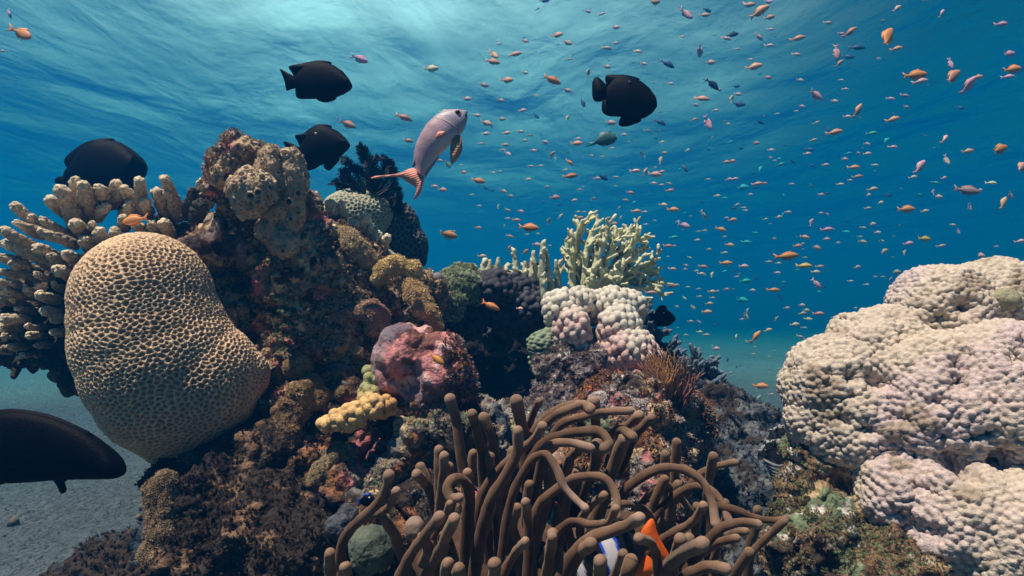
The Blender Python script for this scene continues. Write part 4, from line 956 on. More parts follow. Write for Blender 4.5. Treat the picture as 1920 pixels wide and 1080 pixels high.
def body_loft(st, wid, seg=20, ex=.8, sub=4):
    """st: (x, ztop, zbot) stations from tail to nose, wid: half widths"""
    st = np.array(st, float); wid = np.array(wid, float); n = len(st)
    t = np.linspace(0, n-1, (n-1)*sub+1); X = []
    D = np.column_stack([st, wid])
    i = np.clip(t.astype(int), 0, n-2); f = (t-i)[:,None]
    a, b, c, d = D[np.maximum(i-1, 0)], D[i], D[i+1], D[np.minimum(i+2, n-1)]
    S = .5*((2*b)+(-a+c)*f+(2*a-5*b+4*c-d)*f*f+(-a+3*b-3*c+d)*f**3)
    an = np.linspace(0, 2*math.pi, seg, endpoint=False); V = []
    for x, zt, zb, w in S:
        cz = (zt+zb)/2; hz = max((zt-zb)/2, 1e-4); w = max(w, 1e-4)
        V.append(np.stack([np.full(seg, x), w*np.sign(np.cos(an))*np.abs(np.cos(an))**ex, cz+hz*np.sin(an)], 1))
    m = len(V); V = np.vstack(V)
    k = np.arange(m-1)[:,None]*seg; j = np.arange(seg)[None,:]; j2 = (j+1) % seg
    Fq = np.stack([k+j, k+seg+j, k+seg+j2, k+j2], -1).reshape(-1, 4)
    V = np.vstack([V, V[:seg].mean(0), V[-seg:].mean(0)]); e = len(V)
    cap = []
    for q in range(seg):
        cap.append([q, (q+1) % seg, e-2, e-2]); cap.append([(m-1)*seg+(q+1) % seg, (m-1)*seg+q, e-1, e-1])
    Ft = np.vstack([Fq[:,[0,1,2]], Fq[:,[0,2,3]], np.array(cap)[:,:3]])
    return V, Ft
def eye_mesh(x, z, y, r):
    V, Ft = ico(2); out = []
    for s in (-1, 1): out.append((V*np.array((1, .5, 1))*r+np.array((x, s*y, z)), Ft))
    return join(out)[:2]
M_BLACK = fish_mat('black_fish_skin', (.0012,.0015,.005), rough=.6, spec=.08, scale_s=600)
M_BLACKFIN = fish_mat('black_fin', (.0012,.0015,.005), rough=.6, spec=.08)
M_EYE = fish_mat('fish_eye', (.01,.01,.012), rough=.1, spec=.6, namp=0)
def px_fish(name, label, cat, org, d, top, bot, fins, width, mat, finmat, eye=None, eyeglint=None, yaw=0, group=None, colf=None, spots=()):
    """fish whose outline was read off the photo: top / bot body edges from tail to nose, fins as outlines (px)"""
    s = d/F; o = P(*org, d)
    cv = lambda q: ((q[0]-org[0])*s, -(q[1]-org[1])*s)
    tt = [cv(q) for q in top]; bb = [cv(q) for q in bot]
    tx = [q[0] for q in tt]; bx = [q[0] for q in bb]
    sg = 1 if tx[-1] > tx[0] else -1
    xs = np.linspace(max(min(tx), min(bx)), min(max(tx), max(bx)), 13)
    xs = xs[0]+(xs[-1]-xs[0])*np.sin(np.linspace(0, 1, 13)*math.pi/2*.97)/math.sin(math.pi/2*.97)
    if sg < 0: xs = xs[::-1]
    f = lambda xx, pl: np.interp(xx, *zip(*sorted(pl)))
    st = [(x, f(x, tt), f(x, bb)) for x in xs]
    H = max(a[1]-a[2] for a in st)
    wid = [width*H*min(1, .18+1.1*math.sin(math.pi*min(1, (.05+.80*i/12)))) * (1 if i < 11 else (.75 if i == 11 else .35)) for i in range(13)]
    t = thing(name, label, cat, o, group); t.rotation_euler = (PITCH, 0, yaw)
    V, Ft = body_loft(st, wid)
    ob = obj('body', V+o, Ft, mat, t, col=colf(V/s) if colf else None)
    for (fn, pl, sm) in fins:
        q = [cv(a) for a in pl]
        if sm: q = dens(q, sm)
        V, Ft = slab(q, .004*max(1, H/.06)); obj(fn, V+o, Ft, finmat, t)
    if eye:
        x, z = cv(eye); V, Ft = eye_mesh(x, z, wid[9]*.72, .045*H); e = obj('eye', V+o, Ft, M_EYE, t)
    for (sx, sy, r, cc) in spots:
        x, z = cv((sx, sy)); i = np.argmin([abs(a[0]-x) for a in st]); V, Ft = eye_mesh(x, z, wid[i]*.9, r*s)
        e = obj('spot', V+o, Ft, fish_mat('pale_spot', cc, namp=0), t)
    return t
E = lambda ox, oy, k: (lambda *q: [(ox+x/k, oy+y/k) for x, y in q])
Z2 = E(480, 80, 3.375); Z3 = E(880, 0, 3.692)
px_fish('damselfish', 'black disc-shaped fish with a pointed forked tail swimming right, highest of the left black fish', 'damselfish', (598,152), .95,
    Z2((248,215),(290,165),(340,135),(400,122),(480,135),(550,180),(590,230),(606,265)), Z2((248,275),(290,320),(340,345),(400,352),(480,352),(550,325),(590,295),(606,268)),
    [('tail_fin', Z2((270,218),(235,208),(190,185),(150,165),(165,200),(180,240),(190,290),(196,305),(225,292),(270,280)), 2), ('dorsal_fin', Z2((250,215),(225,185),(210,150),(290,132),(400,112),(480,128),(420,160),(300,190)), 3),
     ('anal_fin', Z2((262,265),(250,300),(262,350),(320,356),(390,350),(400,310),(300,280)), 3), ('pelvic_fin', Z2((390,345),(388,362),(435,378),(500,362),(500,330)), 3)], .24, M_BLACK, M_BLACKFIN, (642,150))
px_fish('damselfish', 'black disc-shaped fish with rounded tail lobes in open water at the upper centre right', 'damselfish', (1170,188), .95,
    Z3((945,612),(980,560),(1040,535),(1110,535),(1180,560),(1240,610),(1280,670),(1296,735)), Z3((925,690),(960,740),(1020,790),(1090,815),(1160,830),(1220,815),(1270,780),(1296,745)),
    [('tail_fin', Z3((965,620),(920,560),(880,533),(855,560),(850,610),(853,670),(870,700),(910,702),(950,685)), 3), ('dorsal_fin', Z3((970,615),(945,570),(945,525),(1000,518),(1100,522),(1180,550),(1120,580)), 3),
     ('anal_fin', Z3((940,690),(918,720),(920,770),(950,798),(1010,806),(1062,800),(1050,730)), 3), ('pelvic_fin', Z3((1065,795),(1035,840),(1040,868),(1080,876),(1140,860),(1190,835),(1160,790)), 3)], .22, M_BLACK, M_BLACKFIN, (1203,168), spots=[(1177,158,1.6,(.25,.27,.35))])
px_fish('damselfish', 'black fish with a small white back spot swimming behind the pored sponge', 'damselfish', (605,275), 1.12,
    Z2((250,700),(290,640),(340,560),(400,525),(460,530),(520,560),(565,600),(592,640)), Z2((250,760),(300,790),(350,795),(400,775),(450,770),(510,740),(560,690),(592,645)),
    [('tail_fin', Z2((300,690),(250,650),(200,628),(176,632),(200,680),(240,740),(300,790)), 3), ('dorsal_fin', Z2((290,665),(262,620),(248,588),(300,575),(340,545),(400,516),(480,528),(440,560),(350,620)), 3),
     ('anal_fin', Z2((280,770),(310,806),(350,805),(400,780),(400,740),(300,740)), 3), ('pelvic_fin', Z2((432,770),(440,800),(465,808),(500,775),(530,735),(480,720)), 3)], .24, M_BLACK, M_BLACKFIN, None, spots=[(597,254,2.2,(.75,.78,.85))])
px_fish('damselfish', 'black fish half hidden behind the tips of the finger coral at left', 'damselfish', (200,320), 1.32,
    [(125,320),(150,285),(175,268),(200,262),(225,266),(245,278),(260,292),(267,305)], [(125,345),(150,360),(180,372),(205,376),(228,370),(248,355),(262,330),(267,310)],
    [('tail_fin', [(140,330),(118,330),(104,336),(108,346),(130,350),(145,348)], 2), ('dorsal_fin', [(140,320),(121,303),(135,285),(160,268),(190,260),(215,262),(190,285)], 3), ('anal_fin', [(140,345),(160,372),(190,385),(200,360)], 2), ('pelvic_fin', [(225,360),(240,372),(250,360),(245,345)], 2)], .24, M_BLACK, M_BLACKFIN, (248,300))
px_fish('surgeonfish', 'large black fish cut by the left edge, low over the sand', 'surgeonfish', (100,840), .62,
    [(-120,850),(-60,800),(0,773),(50,772),(100,782),(150,803),(190,828),(215,852),(228,872),(233,884)], [(-120,880),(-60,900),(0,907),(50,905),(100,901),(150,899),(190,898),(215,897),(228,893),(233,888)],
    [('tail_fin', [(-110,850),(-150,800),(-190,760),(-180,860),(-190,960),(-150,920),(-110,885)], 2), ('dorsal_fin', [(-100,835),(-60,785),(0,768),(40,768),(90,777),(140,797),(175,818),(100,810),(0,800)], 2), ('pelvic_fin', [(100,895),(108,910),(116,926),(124,918),(120,905),(130,895)], 2),
     ('anal_fin', [(-80,890),(-40,915),(5,908),(20,898),(0,885)], 2)], .17, M_BLACK, M_BLACKFIN, (205,868))
px_fish('damselfish', 'small black round fish hovering right of the white bobbled coral', 'damselfish', (1243,594), 1.3,
    [(1224,590),(1232,582),(1240,577),(1248,578),(1256,584),(1262,590),(1266,597)], [(1224,600),(1232,607),(1240,612),(1248,613),(1256,610),(1262,604),(1266,599)],
    [('tail_fin', [(1228,592),(1219,586),(1216,590),(1219,596),(1217,602),(1228,600)], 2), ('dorsal_fin', [(1228,588),(1232,578),(1240,572),(1250,575),(1246,584)], 2), ('anal_fin', [(1226,600),(1228,610),(1238,613),(1244,606)], 2)], .26, M_BLACK, M_BLACKFIN, None, spots=[(1243,586,1.5,(.7,.7,.75))])
px_fish('damselfish', 'tiny blue-black fish with a white spot peeking above the forked tentacle', 'damselfish', (690,937), .74,
    [(675,937),(681,930),(689,927),(697,929),(703,935),(706,939)], [(675,943),(681,948),(689,950),(697,948),(703,944),(706,940)],
    [('tail_fin', [(678,938),(670,933),(672,941),(670,950),(679,944)], 2), ('dorsal_fin', [(680,932),(686,924),(696,925),(694,931)], 2)], .3, M_BLACK, fish_mat('blue_fin', (.01,.05,.35)), None, spots=[(694,931,2.0,(.7,.75,.8))])
px_fish('chromis', 'blue-green fish with a forked tail under the upper black fish at centre right', 'chromis', (1135,261), 1.5,
    Z3((870,980),(890,945),(920,918),(960,912),(1000,922),(1015,940),(1022,950)), Z3((870,985),(890,1000),(920,1010),(960,1008),(1000,992),(1015,975),(1022,955)),
    [('tail_fin', Z3((885,975),(850,985),(803,998),(845,998),(803,1016),(860,1005),(888,992)), 0), ('dorsal_fin', Z3((890,955),(900,925),(945,908),(985,912),(960,930)), 2)], .26, fish_mat('chromis_skin', (.05,.16,.17), scale_s=300), fish_mat('chromis_fin', (.06,.18,.24)), (1152,253))

# the big pale male anthias, head up
def big_anthias():
    q = Z2
    org = (828, 275); d = .80; ang = math.radians(62); s = d/F
    def rot(p):   # photo px -> fish frame with the nose to +x
        x, z = p[0]-org[0], -(p[1]-org[1]); return ((x*math.cos(-ang)-z*math.sin(-ang))*s, (x*math.sin(-ang)+z*math.cos(-ang))*s)
    def rots(*p): return [rot(a) for a in q(*p)]
    left = rots((1020,830),(1010,740),(1020,660),(1050,590),(1090,525),(1150,465),(1210,430),(1270,418),(1320,424))
    right = rots((1062,850),(1090,790),(1140,720),(1180,680),(1220,630),(1270,585),(1305,540),(1330,480),(1336,432))
    lt = sorted(left); rt = sorted(right)
    x0 = max(lt[0][0], rt[0][0]); x1 = max(lt[-1][0], rt[-1][0]); xs = np.linspace(x0, x1, 14)
    st = [(x, np.interp(x, *zip(*lt)), np.interp(x, *zip(*rt))) for x in xs]
    st = [(a, (b+c)/2+(b-c)*.58*(1 if i > 1 else .9), (b+c)/2-(b-c)*.58*(1 if i > 1 else .9)) for i, (a, b, c) in enumerate(st)]
    st[-1] = (xs[-1], (st[-1][1]+st[-1][2])/2+.0015, (st[-1][1]+st[-1][2])/2-.0015)
    H = max(a[1]-a[2] for a in st); wid = [H*.3*w for w in (.22,.34,.5,.65,.8,.92,1,1,1,.95,.88,.75,.5,.15)]
    t = thing('anthias', 'large lilac-grey fish with a pink lyre tail swimming head up beside the feather star', 'anthias', P(*org, d)); t.rotation_euler = (PITCH, -ang, 0)
    o = P(*org, d)
    V, Ft = body_loft(st, wid, 28, .85, 6)
    f = (V[:,0]-x0)/(x1-x0); h = (V[:,2]-np.interp(V[:,0], xs, [a[2] for a in st]))/(np.interp(V[:,0], xs, [a[1]-a[2] for a in st])+1e-5)
    c = mixc((.56,.40,.47), (.46,.32,.37), sstep(.5, .9, h)); c = mixc(c, (.66,.56,.58), sstep(.45, .05, h)); c = mixc(c, (.36,.36,.44), .8*sstep(.66, .74, f+.05*np.sin(h*6)))
    c = mixc(c, (.70,.36,.34), sstep(.16, 0, f)); c = mixc(c, (.74,.60,.62), .7*np.exp(-((f-.74)/.03)**2)*sstep(.2,.4,h)*(h < .8))
    ys = np.sin(V[:,0]*2600+V[:,2]*900)*.08*sstep(.75, .65, f); c = c*(1+ys)[:,None]
    body = obj('body', V+o, Ft, fish_mat('anthias_skin', 'vertex', rough=.4, spec=.5, scale_s=520), t, col=np.clip(c*1.1, 0, 1))
    fm = rayed(fish_mat('pink_fin', (.90,.36,.28), rough=.6), 160); fo = rayed(fish_mat('orange_fin', (.62,.36,.22), rough=.6), 160)
    gx = x0+(x1-x0)*.735; ge = []
    for q_ in np.linspace(-1, 1, 9):
        zt = np.interp(gx, xs, [a[1] for a in st]); zb = np.interp(gx, xs, [a[2] for a in st]); cz = (zt+zb)/2; hz = (zt-zb)/2
        ge.append(o+np.array((gx-.0035*q_*q_, -np.interp(gx, xs, wid)*math.cos(q_*1.15)**.8*1.005, cz+hz*math.sin(q_*1.15))))
    Vg, Fg, _ = tube(ge, [.0004]*9, 6, 3); obj('gill_edge', Vg, Fg, fish_mat('gill_edge', (.50,.38,.43)), t)
    def fin(nm, pts, mat, k=3, y=0, par=t):
        V, Ft = slab(dens(rots(*pts), k) if k else rots(*pts), .0028); V = V+np.array((0, y, 0)); return obj(nm, V+o, Ft, mat, par)
    fin('tail_fin', ((1062,850),(1000,795),(930,822),(860,840),(760,850),(735,868),(850,852),(920,858),(960,885),(1000,910),(1020,935),(1000,1000),(1040,960),(1058,900),(1066,860)), fm, 2)
    fin('dorsal_fin', ((1010,780),(990,790),(1000,735),(1000,690),(1020,650),(1060,575),(1110,510),(1180,460),(1140,510),(1060,620),(1030,700)), fish_mat('dorsal_fin', (.42,.28,.30)), 2)
    fin('pelvic_fin', ((1275,590),(1300,600),(1306,680),(1285,730),(1240,778),(1230,720),(1232,650),(1250,610)), fo, 2, -.006)
    fin('anal_fin', ((1150,740),(1130,770),(1090,830),(1070,860),(1075,810),(1110,740),(1160,700)), fish_mat('pale_fin', (.40,.42,.62)), 2)
    fin('pectoral_fin', ((1205,585),(1170,575),(1150,590),(1143,618),(1160,622),(1195,600)), fm, 2, -H*.3)
    x, z = rot(q((1276,447))[0]); V, Ft = eye_mesh(x, z, wid[11]*.78, .0042); obj('eye_ring', V*np.array((1,.9,1))+o, Ft, fish_mat('eye_ring', (.55,.36,.30)), t)
    V, Ft = eye_mesh(x, z, wid[11]*.83, .0030); obj('eye', V+o, Ft, M_EYE, t)
    V, Fq, _ = tube([o+np.array((xs[-1]-.001, -.0035, st[-1][2]-.001)), o+np.array((xs[-1]-.008, -wid[12]*.7, st[-2][2]+.004))], [.0007, .0007], 6, 3); obj('mouth', V, Fq, M_EYE, t)
big_anthias()

# clownfish under the tentacles
def clownfish():
    org = (1142, 1046); d = .585; bl = fish_mat('clown_skin', 'vertex', rough=.4, spec=.4)
    o = P(*org, d)
    t = thing('anemonefish', 'black anemonefish with a white bar and orange tail sheltering under the tentacles, bottom edge', 'anemonefish', o); t.rotation_euler = (0, math.radians(24), math.pi)
    st = [(x*.001, h*.001, -h*.001) for x, h in ((-40,8),(-34,9),(-24,17),(-12,25),(0,29),(14,29),(28,24),(40,15),(47,8),(50,2))]
    V, Ft = body_loft(st, [.002,.003,.006,.009,.011,.012,.011,.008,.005,.001], 32, .9, 10)
    x = V[:,0]+.0022*np.sin(V[:,2]*110)
    c = np.tile((.010,.010,.016), (len(V), 1)); bar = (x > -.009) & (x < .003)
    c[bar] = (.86,.86,.92); c[(x > .026) & (x < .034)] = (.86,.86,.92); c[(np.abs(x+.0100) < .0013) | (np.abs(x-.0040) < .0013)] = (.03,.12,.75); c[x > .040] = (.80,.22,.03)
    obj('body', V+o, Ft, bl, t, col=c)
    om = fish_mat('orange_clown_fin', (.90,.15,.015), rough=.5)
    def fin(nm, pts, m=om, y=0):
        V, Ft = slab(dens([(a*.001, b*.001) for a, b in pts], 3), .003); obj(nm, V+np.array((0, y, 0))+o, Ft, m, t)
    fin('tail_fin', ((-36,7),(-46,15),(-54,16),(-52,0),(-54,-26),(-46,-30),(-36,-7))); fin('dorsal_fin', ((16,26),(0,36),(-20,33),(-32,22),(-30,10),(0,20)), fish_mat('black_clown_fin', (.02,.015,.015)))
    fin('anal_fin', ((-10,-22),(-24,-38),(-38,-30),(-32,-10))); fin('pectoral_fin', ((24,2),(14,10),(8,2),(12,-10),(22,-8)), om, -.012)
    V, Ft = eye_mesh(.037, .005, .0065, .0032); obj('eye', V+o, Ft, M_EYE, t)
clownfish()
# ------------------------------------------------------------------ the shoal (x y length angle kind, read in enlarged tiles of the photo)
TILES = [(880, 0, 3.692, """520 5 60 0 b;470 62 35 30 p;818 80 42 0 p;914 97 45 10 p;1280 15 80 15 o;1500 97 95 -40 m;1645 70 55 -20 b;1628 104 62 0 o;1910 30 50 -60 m;1013 190 50 0 p;608 244 68 5 o;386 285 45 -10 p;196 303 38 -10 p;679 297 60 -15 p;1012 298 40 0 p;1472 255 38 0 p;1697 243 20 0 p;1778 265 60 -15 m;1820 240 75 10 d;170 380 75 -40 o;316 374 80 8 o;162 427 85 -12 o;952 332 65 -5 g;1164 354 55 -20 p;1594 352 75 -85 m;1856 338 38 0 p;692 410 42 0 g;1131 434 30 -5 p;1206 443 46 -5 p;1370 440 95 -30 b;1668 433 60 5 p;952 463 50 0 p;822 507 50 75 p;386 504 42 -10 g;260 556 75 0 o;572 553 110 -20 O;100 590 60 -5 p;1392 578 40 -10 p;1563 560 26 0 p;676 627 58 -10 p;1680 583 100 -35 d;1726 622 45 5 p;1847 598 45 0 b;465 662 35 -10 p;216 697 50 -5 p;403 714 25 90 y;1608 681 90 -12 o;1567 727 45 -5 p;1815 688 50 80 y;1860 652 50 -5 p;1865 722 75 -10 b;366 765 56 5 p;785 710 60 -70 b;465 805 42 -45 b;677 818 42 60 y;53 798 50 -10 p;1706 764 40 0 p;1557 828 42 20 o;1650 850 90 -65 m;224 825 48 0 g;118 853 70 -15 p;150 870 30 -40 b;977 851 65 0 p;1320 846 75 -25 b;1790 860 38 5 g;1232 904 42 -5 g"""),
(1400, 0, 3.692, """20 32 70 0 o;150 12 50 -5 m;88 82 120 30 o;158 120 70 15 o;166 203 45 -5 m;566 158 62 0 p;1040 60 65 35 p;940 146 40 0 m;1352 92 60 60 m;1770 165 90 5 m;1240 0 50 0 m;84 255 65 -40 m;190 250 25 0 m;160 314 62 0 p;355 264 88 10 o;655 233 45 -5 m;715 222 90 35 o;970 265 150 60 O;1040 335 72 10 o;622 365 100 -85 m;767 328 90 -5 b;700 393 70 -15 b;640 440 55 40 o;910 408 36 0 m;345 376 55 -10 p;420 408 20 -10 p;28 412 38 -10 p;50 462 95 10 o;90 512 35 15 c;148 537 55 0 p;1412 440 75 -80 m;1812 375 80 10 m;368 556 45 -5 p;655 555 38 -5 p;393 614 28 -5 p;685 616 42 -5 p;1165 520 140 5 O;1205 562 90 10 m;1420 535 130 40 o;1600 535 70 15 o;1535 590 120 55 m;1840 480 120 10 O;1810 530 70 0 m;10 660 25 0 p;475 660 100 -25 m;606 702 50 0 p;998 682 50 -10 m;1100 662 62 -10 m;765 662 35 -20 b;380 737 42 -5 p;343 770 34 0 p;212 787 32 0 p;770 765 95 60 o;697 808 50 0 p;1105 742 48 -10 m;1015 825 90 15 o;92 845 50 -20 b;483 850 40 20 p;1480 745 50 -20 b;610 915 95 10 o;565 890 40 -70 b"""),
(1200, 230, 4.5, """130 133 25 0 b;185 163 46 15 y;203 256 50 0 g;405 232 52 25 y;610 133 35 85 g;575 225 35 -20 b;762 163 52 15 c;848 215 45 0 b;978 174 58 5 o;1222 188 35 -20 b;1106 231 52 0 p;1465 146 55 15 o;1430 225 70 -15 b;1410 262 55 0 m;8 255 55 -60 p;42 290 20 90 g;175 320 70 75 g;375 380 80 -60 b;335 400 35 60 c;1098 297 38 -5 m;1135 322 38 0 m;1175 305 45 10 c;1290 328 50 -35 b;1185 352 65 15 t;1455 362 50 -25 b;1565 357 58 5 m;730 332 60 5 o;777 325 55 5 o;127 379 35 0 g;182 414 62 5 p;45 418 65 70 p;125 436 100 -5 p;955 430 40 0 b;1015 395 60 55 c;115 511 50 -5 p;182 524 45 0 p;245 514 48 -20 g;577 478 42 -5 g;750 480 55 10 m;803 473 58 5 p;990 515 80 5 o;1050 512 48 5 o;1285 518 46 -5 m;865 546 85 5 c;970 548 45 0 b;1450 540 45 -10 b;252 571 62 5 o;652 618 50 5 y;712 638 42 0 c;932 605 42 0 p;1213 615 25 90 c;1530 608 55 -5 p;1580 595 50 0 b;195 694 60 -5 p;277 733 85 -3 O;820 694 48 15 g;878 717 45 -5 g;893 740 42 -5 p;790 722 50 0 b;515 668 36 -10 b;42 753 46 0 p;373 765 38 0 c;540 780 80 -55 g;1250 755 52 0 p;1208 775 35 60 c;1170 797 50 10 p;1060 815 46 5 g;1528 762 42 -5 p;1577 772 42 -25 m;125 826 32 -15 g;322 835 42 5 p;370 867 88 -15 m;50 858 40 5 y;730 803 42 0 g;782 821 72 8 o;1445 845 65 65 m;1580 900 90 5 m;682 900 80 -15 O;495 918 40 0 g;548 911 46 0 g;980 932 60 -5 c;1390 966 75 -10 o;712 964 38 5 g;285 967 68 5 c;485 991 48 0 y;1130 980 40 5 g;1570 984 56 5 p;900 1008 80 -5 c;238 1040 75 -3 o;288 1040 38 0 p;755 1032 62 -5 o;1372 1020 32 0 p;1330 1040 68 5 o;1485 1056 78 -10 p;583 1070 46 0 g"""),
(1560, 230, 4.5, """340 88 80 5 t;293 182 55 -5 m;455 155 70 35 c;515 204 65 -5 p;955 135 95 45 p;218 259 48 -5 m;298 262 60 5 p;103 309 56 0 p;965 315 80 -75 g;1145 241 86 8 o;1405 228 150 20 O;140 260 60 10 c;365 357 50 -5 p;185 376 88 0 o;740 375 130 50 m;218 454 75 5 o;150 486 45 0 p;683 460 60 10 p;948 466 60 15 p;1590 380 130 35 o;70 519 52 0 p;340 562 75 10 g;875 505 60 -15 t;310 610 55 15 p;1345 508 75 -5 y;1135 570 165 -12 M;1245 570 50 0 p;855 590 50 80 m;895 627 72 0 p;475 615 60 0 b;740 612 70 -5 c;1505 612 65 -60 p;1445 680 110 60 o;408 676 50 15 y;303 721 50 5 p;625 730 130 3 O;782 747 56 10 p;1160 712 60 -70 m;130 832 40 -10 b;340 858 60 8 p;265 886 50 -10 g;8 899 28 0 p;120 922 55 -5 c;383 927 50 0 p;1020 863 50 -5 p;1065 917 48 -70 m;240 962 42 -5 g;255 1005 62 -8 g;52 1013 42 0 p;415 1000 46 0 p;780 980 95 -3 Y;645 1020 75 10 m;920 1040 60 12 p;1385 1045 42 0 p;1590 1000 80 10 p;460 1075 32 0 y"""),
(1200, 450, 3.086, """162 97 22 0 g;287 102 28 -20 g;400 54 30 0 g;488 74 36 5 g;497 133 62 0 O;367 154 48 -8 o;600 152 50 0 p;850 93 115 5 O;950 149 75 0 Y;955 102 28 0 g;745 127 36 0 g;800 135 32 0 g;1040 153 42 0 o;910 173 24 0 c;190 168 48 -5 p;265 147 30 -10 m;260 170 28 0 p;325 180 30 5 g;355 195 40 -5 p;375 203 22 0 g;417 202 34 65 y;488 182 28 15 c;512 160 20 60 b;545 180 25 -10 b;561 212 28 0 p;795 190 36 0 p;1015 185 44 0 p;668 220 30 -60 b;610 238 60 3 c;830 243 28 0 t;825 268 20 0 b;1025 255 70 -50 m;1035 300 28 -10 c;1065 270 25 30 b;122 245 26 0 p;180 264 52 0 o;212 260 32 0 p;277 273 28 0 g;340 283 28 5 g;502 286 36 0 o;416 299 42 0 o;448 296 22 0 p;650 291 32 0 p;772 289 62 0 O;178 312 24 -20 b;590 347 60 -8 c;808 328 34 -65 b;345 327 32 0 g;258 337 30 -40 y;420 334 30 0 g;400 369 42 3 g;308 390 34 -45 g;212 386 28 -5 g;387 416 52 0 o;935 378 38 0 p;850 393 32 5 p;960 408 42 0 g;940 425 42 8 g;1035 426 58 0 o;972 457 42 -5 y;622 410 30 75 y;612 440 45 -60 y;590 460 32 0 p;790 457 32 55 g;895 489 48 5 p;950 508 32 0 g;292 471 32 0 p;342 474 30 -40 g;430 490 24 0 b;345 532 32 0 y;383 549 36 0 g;265 550 28 0 g;218 508 28 -10 t;558 563 34 80 y;670 560 75 50 O;740 522 42 20 p;620 590 30 -50 g;665 618 20 0 p;930 560 42 -20 p;975 573 38 0 O;438 629 42 0 p;420 612 20 0 g;655 660 28 0 p;775 644 20 0 g;842 670 22 0 p;749 677 24 -60 g;506 695 26 70 b;234 552 24 -60 b;408 742 24 0 p;452 704 18 0 g;465 803 48 -3 m;522 770 34 10 g;745 745 18 0 g;802 745 20 0 p;820 762 20 0 g;697 845 75 0 O;565 901 20 0 g;760 893 32 5 p;685 920 45 60 g;800 1010 28 0 p;75 283 60 5 o;62 305 60 0 o"""),
(1400, 460, 1.742, """448 20 25 30 p;515 25 20 60 g;592 72 40 -5 p;762 35 38 0 p;635 3 25 0 m;360 72 22 15 m;340 117 18 0 p;392 128 18 0 p;420 103 15 0 m;445 103 15 0 m;470 115 20 80 m;488 88 30 5 g;283 236 16 0 g;355 205 14 0 p;815 5 20 0 m"""),
(880, 180, 4.32, """131 305 60 0 p;300 300 62 3 p;414 289 50 0 p;491 319 46 0 g;447 361 46 0 g;97 386 48 0 p;290 396 58 0 p;610 374 56 -8 p;878 345 46 -3 p;867 384 85 0 o;1252 313 46 0 p;1292 373 26 0 g;1157 422 42 3 p;1445 280 52 0 g;1508 345 22 0 g;272 438 48 0 p;312 467 55 -30 p;520 443 48 -5 p;668 478 75 45 o;698 512 35 80 y;793 458 25 -20 b;988 483 40 -3 p;1078 490 40 -3 p;812 537 72 -40 O;1370 455 70 -50 Y;1425 493 20 0 g;497 568 50 -5 g;580 565 42 0 p;778 598 42 0 p;190 620 40 -5 p;247 613 36 0 g;820 647 105 8 O;72 686 100 -12 O;1083 660 75 -25 b;1033 668 50 0 p;980 668 30 -60 b;1190 658 48 -15 g;1345 606 80 0 p;1502 579 32 0 g;475 675 50 0 y;128 740 52 -45 b;180 764 42 -20 b;275 772 55 -20 p;332 811 48 -10 g;630 736 46 -3 g;894 760 46 0 g;918 736 25 0 g;1182 730 32 0 g;22 800 42 0 g;692 822 70 5 o;597 861 28 -5 b;850 845 50 8 p;1004 831 46 -15 p;1303 784 60 -5 o;1266 843 46 -10 o;1333 863 40 30 c;728 880 26 0 b;80 889 42 -3 g;236 896 38 80 y;315 926 52 -25 g;415 934 48 -8 p;1213 908 34 55 g;1350 932 70 0 o;1423 938 42 0 g;880 940 40 0 p;930 940 36 0 p;310 991 42 0 p;380 1004 62 -5 o;740 975 50 50 p;643 1015 50 70 o;893 985 60 0 o;1125 988 42 0 o;1225 990 42 60 p;1170 1033 55 0 o;1430 1040 38 5 y;1503 1010 32 0 g;72 1067 50 0 o;285 1055 25 80 y;480 1065 140 -5 O"""),
(780, 380, 2.571, """155 155 75 -12 O;453 162 34 -20 o;182 138 18 0 p;535 153 22 0 g;588 150 18 0 p;447 222 32 55 O;527 238 34 40 O;318 258 38 0 o;582 203 38 -5 p;645 208 20 0 g;360 497 80 -25 O;810 250 40 0 O;1085 182 40 0 O;500 510 30 0 p;100 755 75 -35 W"""),
(480, 80, 3.375, """655 105 90 -15 m;1108 166 80 8 y;1335 356 50 0 p;937 473 95 -18 o;580 517 85 -20 o;963 620 58 -8 o;1190 435 50 10 y;1298 775 28 0 g;1313 821 40 0 o;1130 909 42 -8 o;1180 931 50 -5 o;1366 961 38 0 p;1410 1032 34 0 p;1213 770 50 -55 g;1165 745 35 -15 o"""),
(0, 0, 3.0, """125 190 120 -25 O;50 75 50 -70 m;10 288 35 0 o"""), (0, 220, 3.0, """762 577 130 190 O""")]
KCOL = dict(p=(.95,.58,.54), o=(.90,.46,.31), O=(.90,.37,.14), m=(.80,.46,.60), y=(.95,.80,.50), Y=(.90,.60,.16), g=(.62,.52,.40), b=(.05,.10,.26), d=(.03,.06,.10), c=(.06,.60,.66), t=(.10,.42,.36), M=(.42,.27,.26), W=(.85,.36,.10))
KWORD = dict(p='pale pink', o='orange-pink', O='bright orange', m='mauve', y='pale yellow', Y='golden yellow', g='dull tan', b='dark blue', d='dark blue', c='bright turquoise', t='greenish', M='big brownish pink', W='orange')
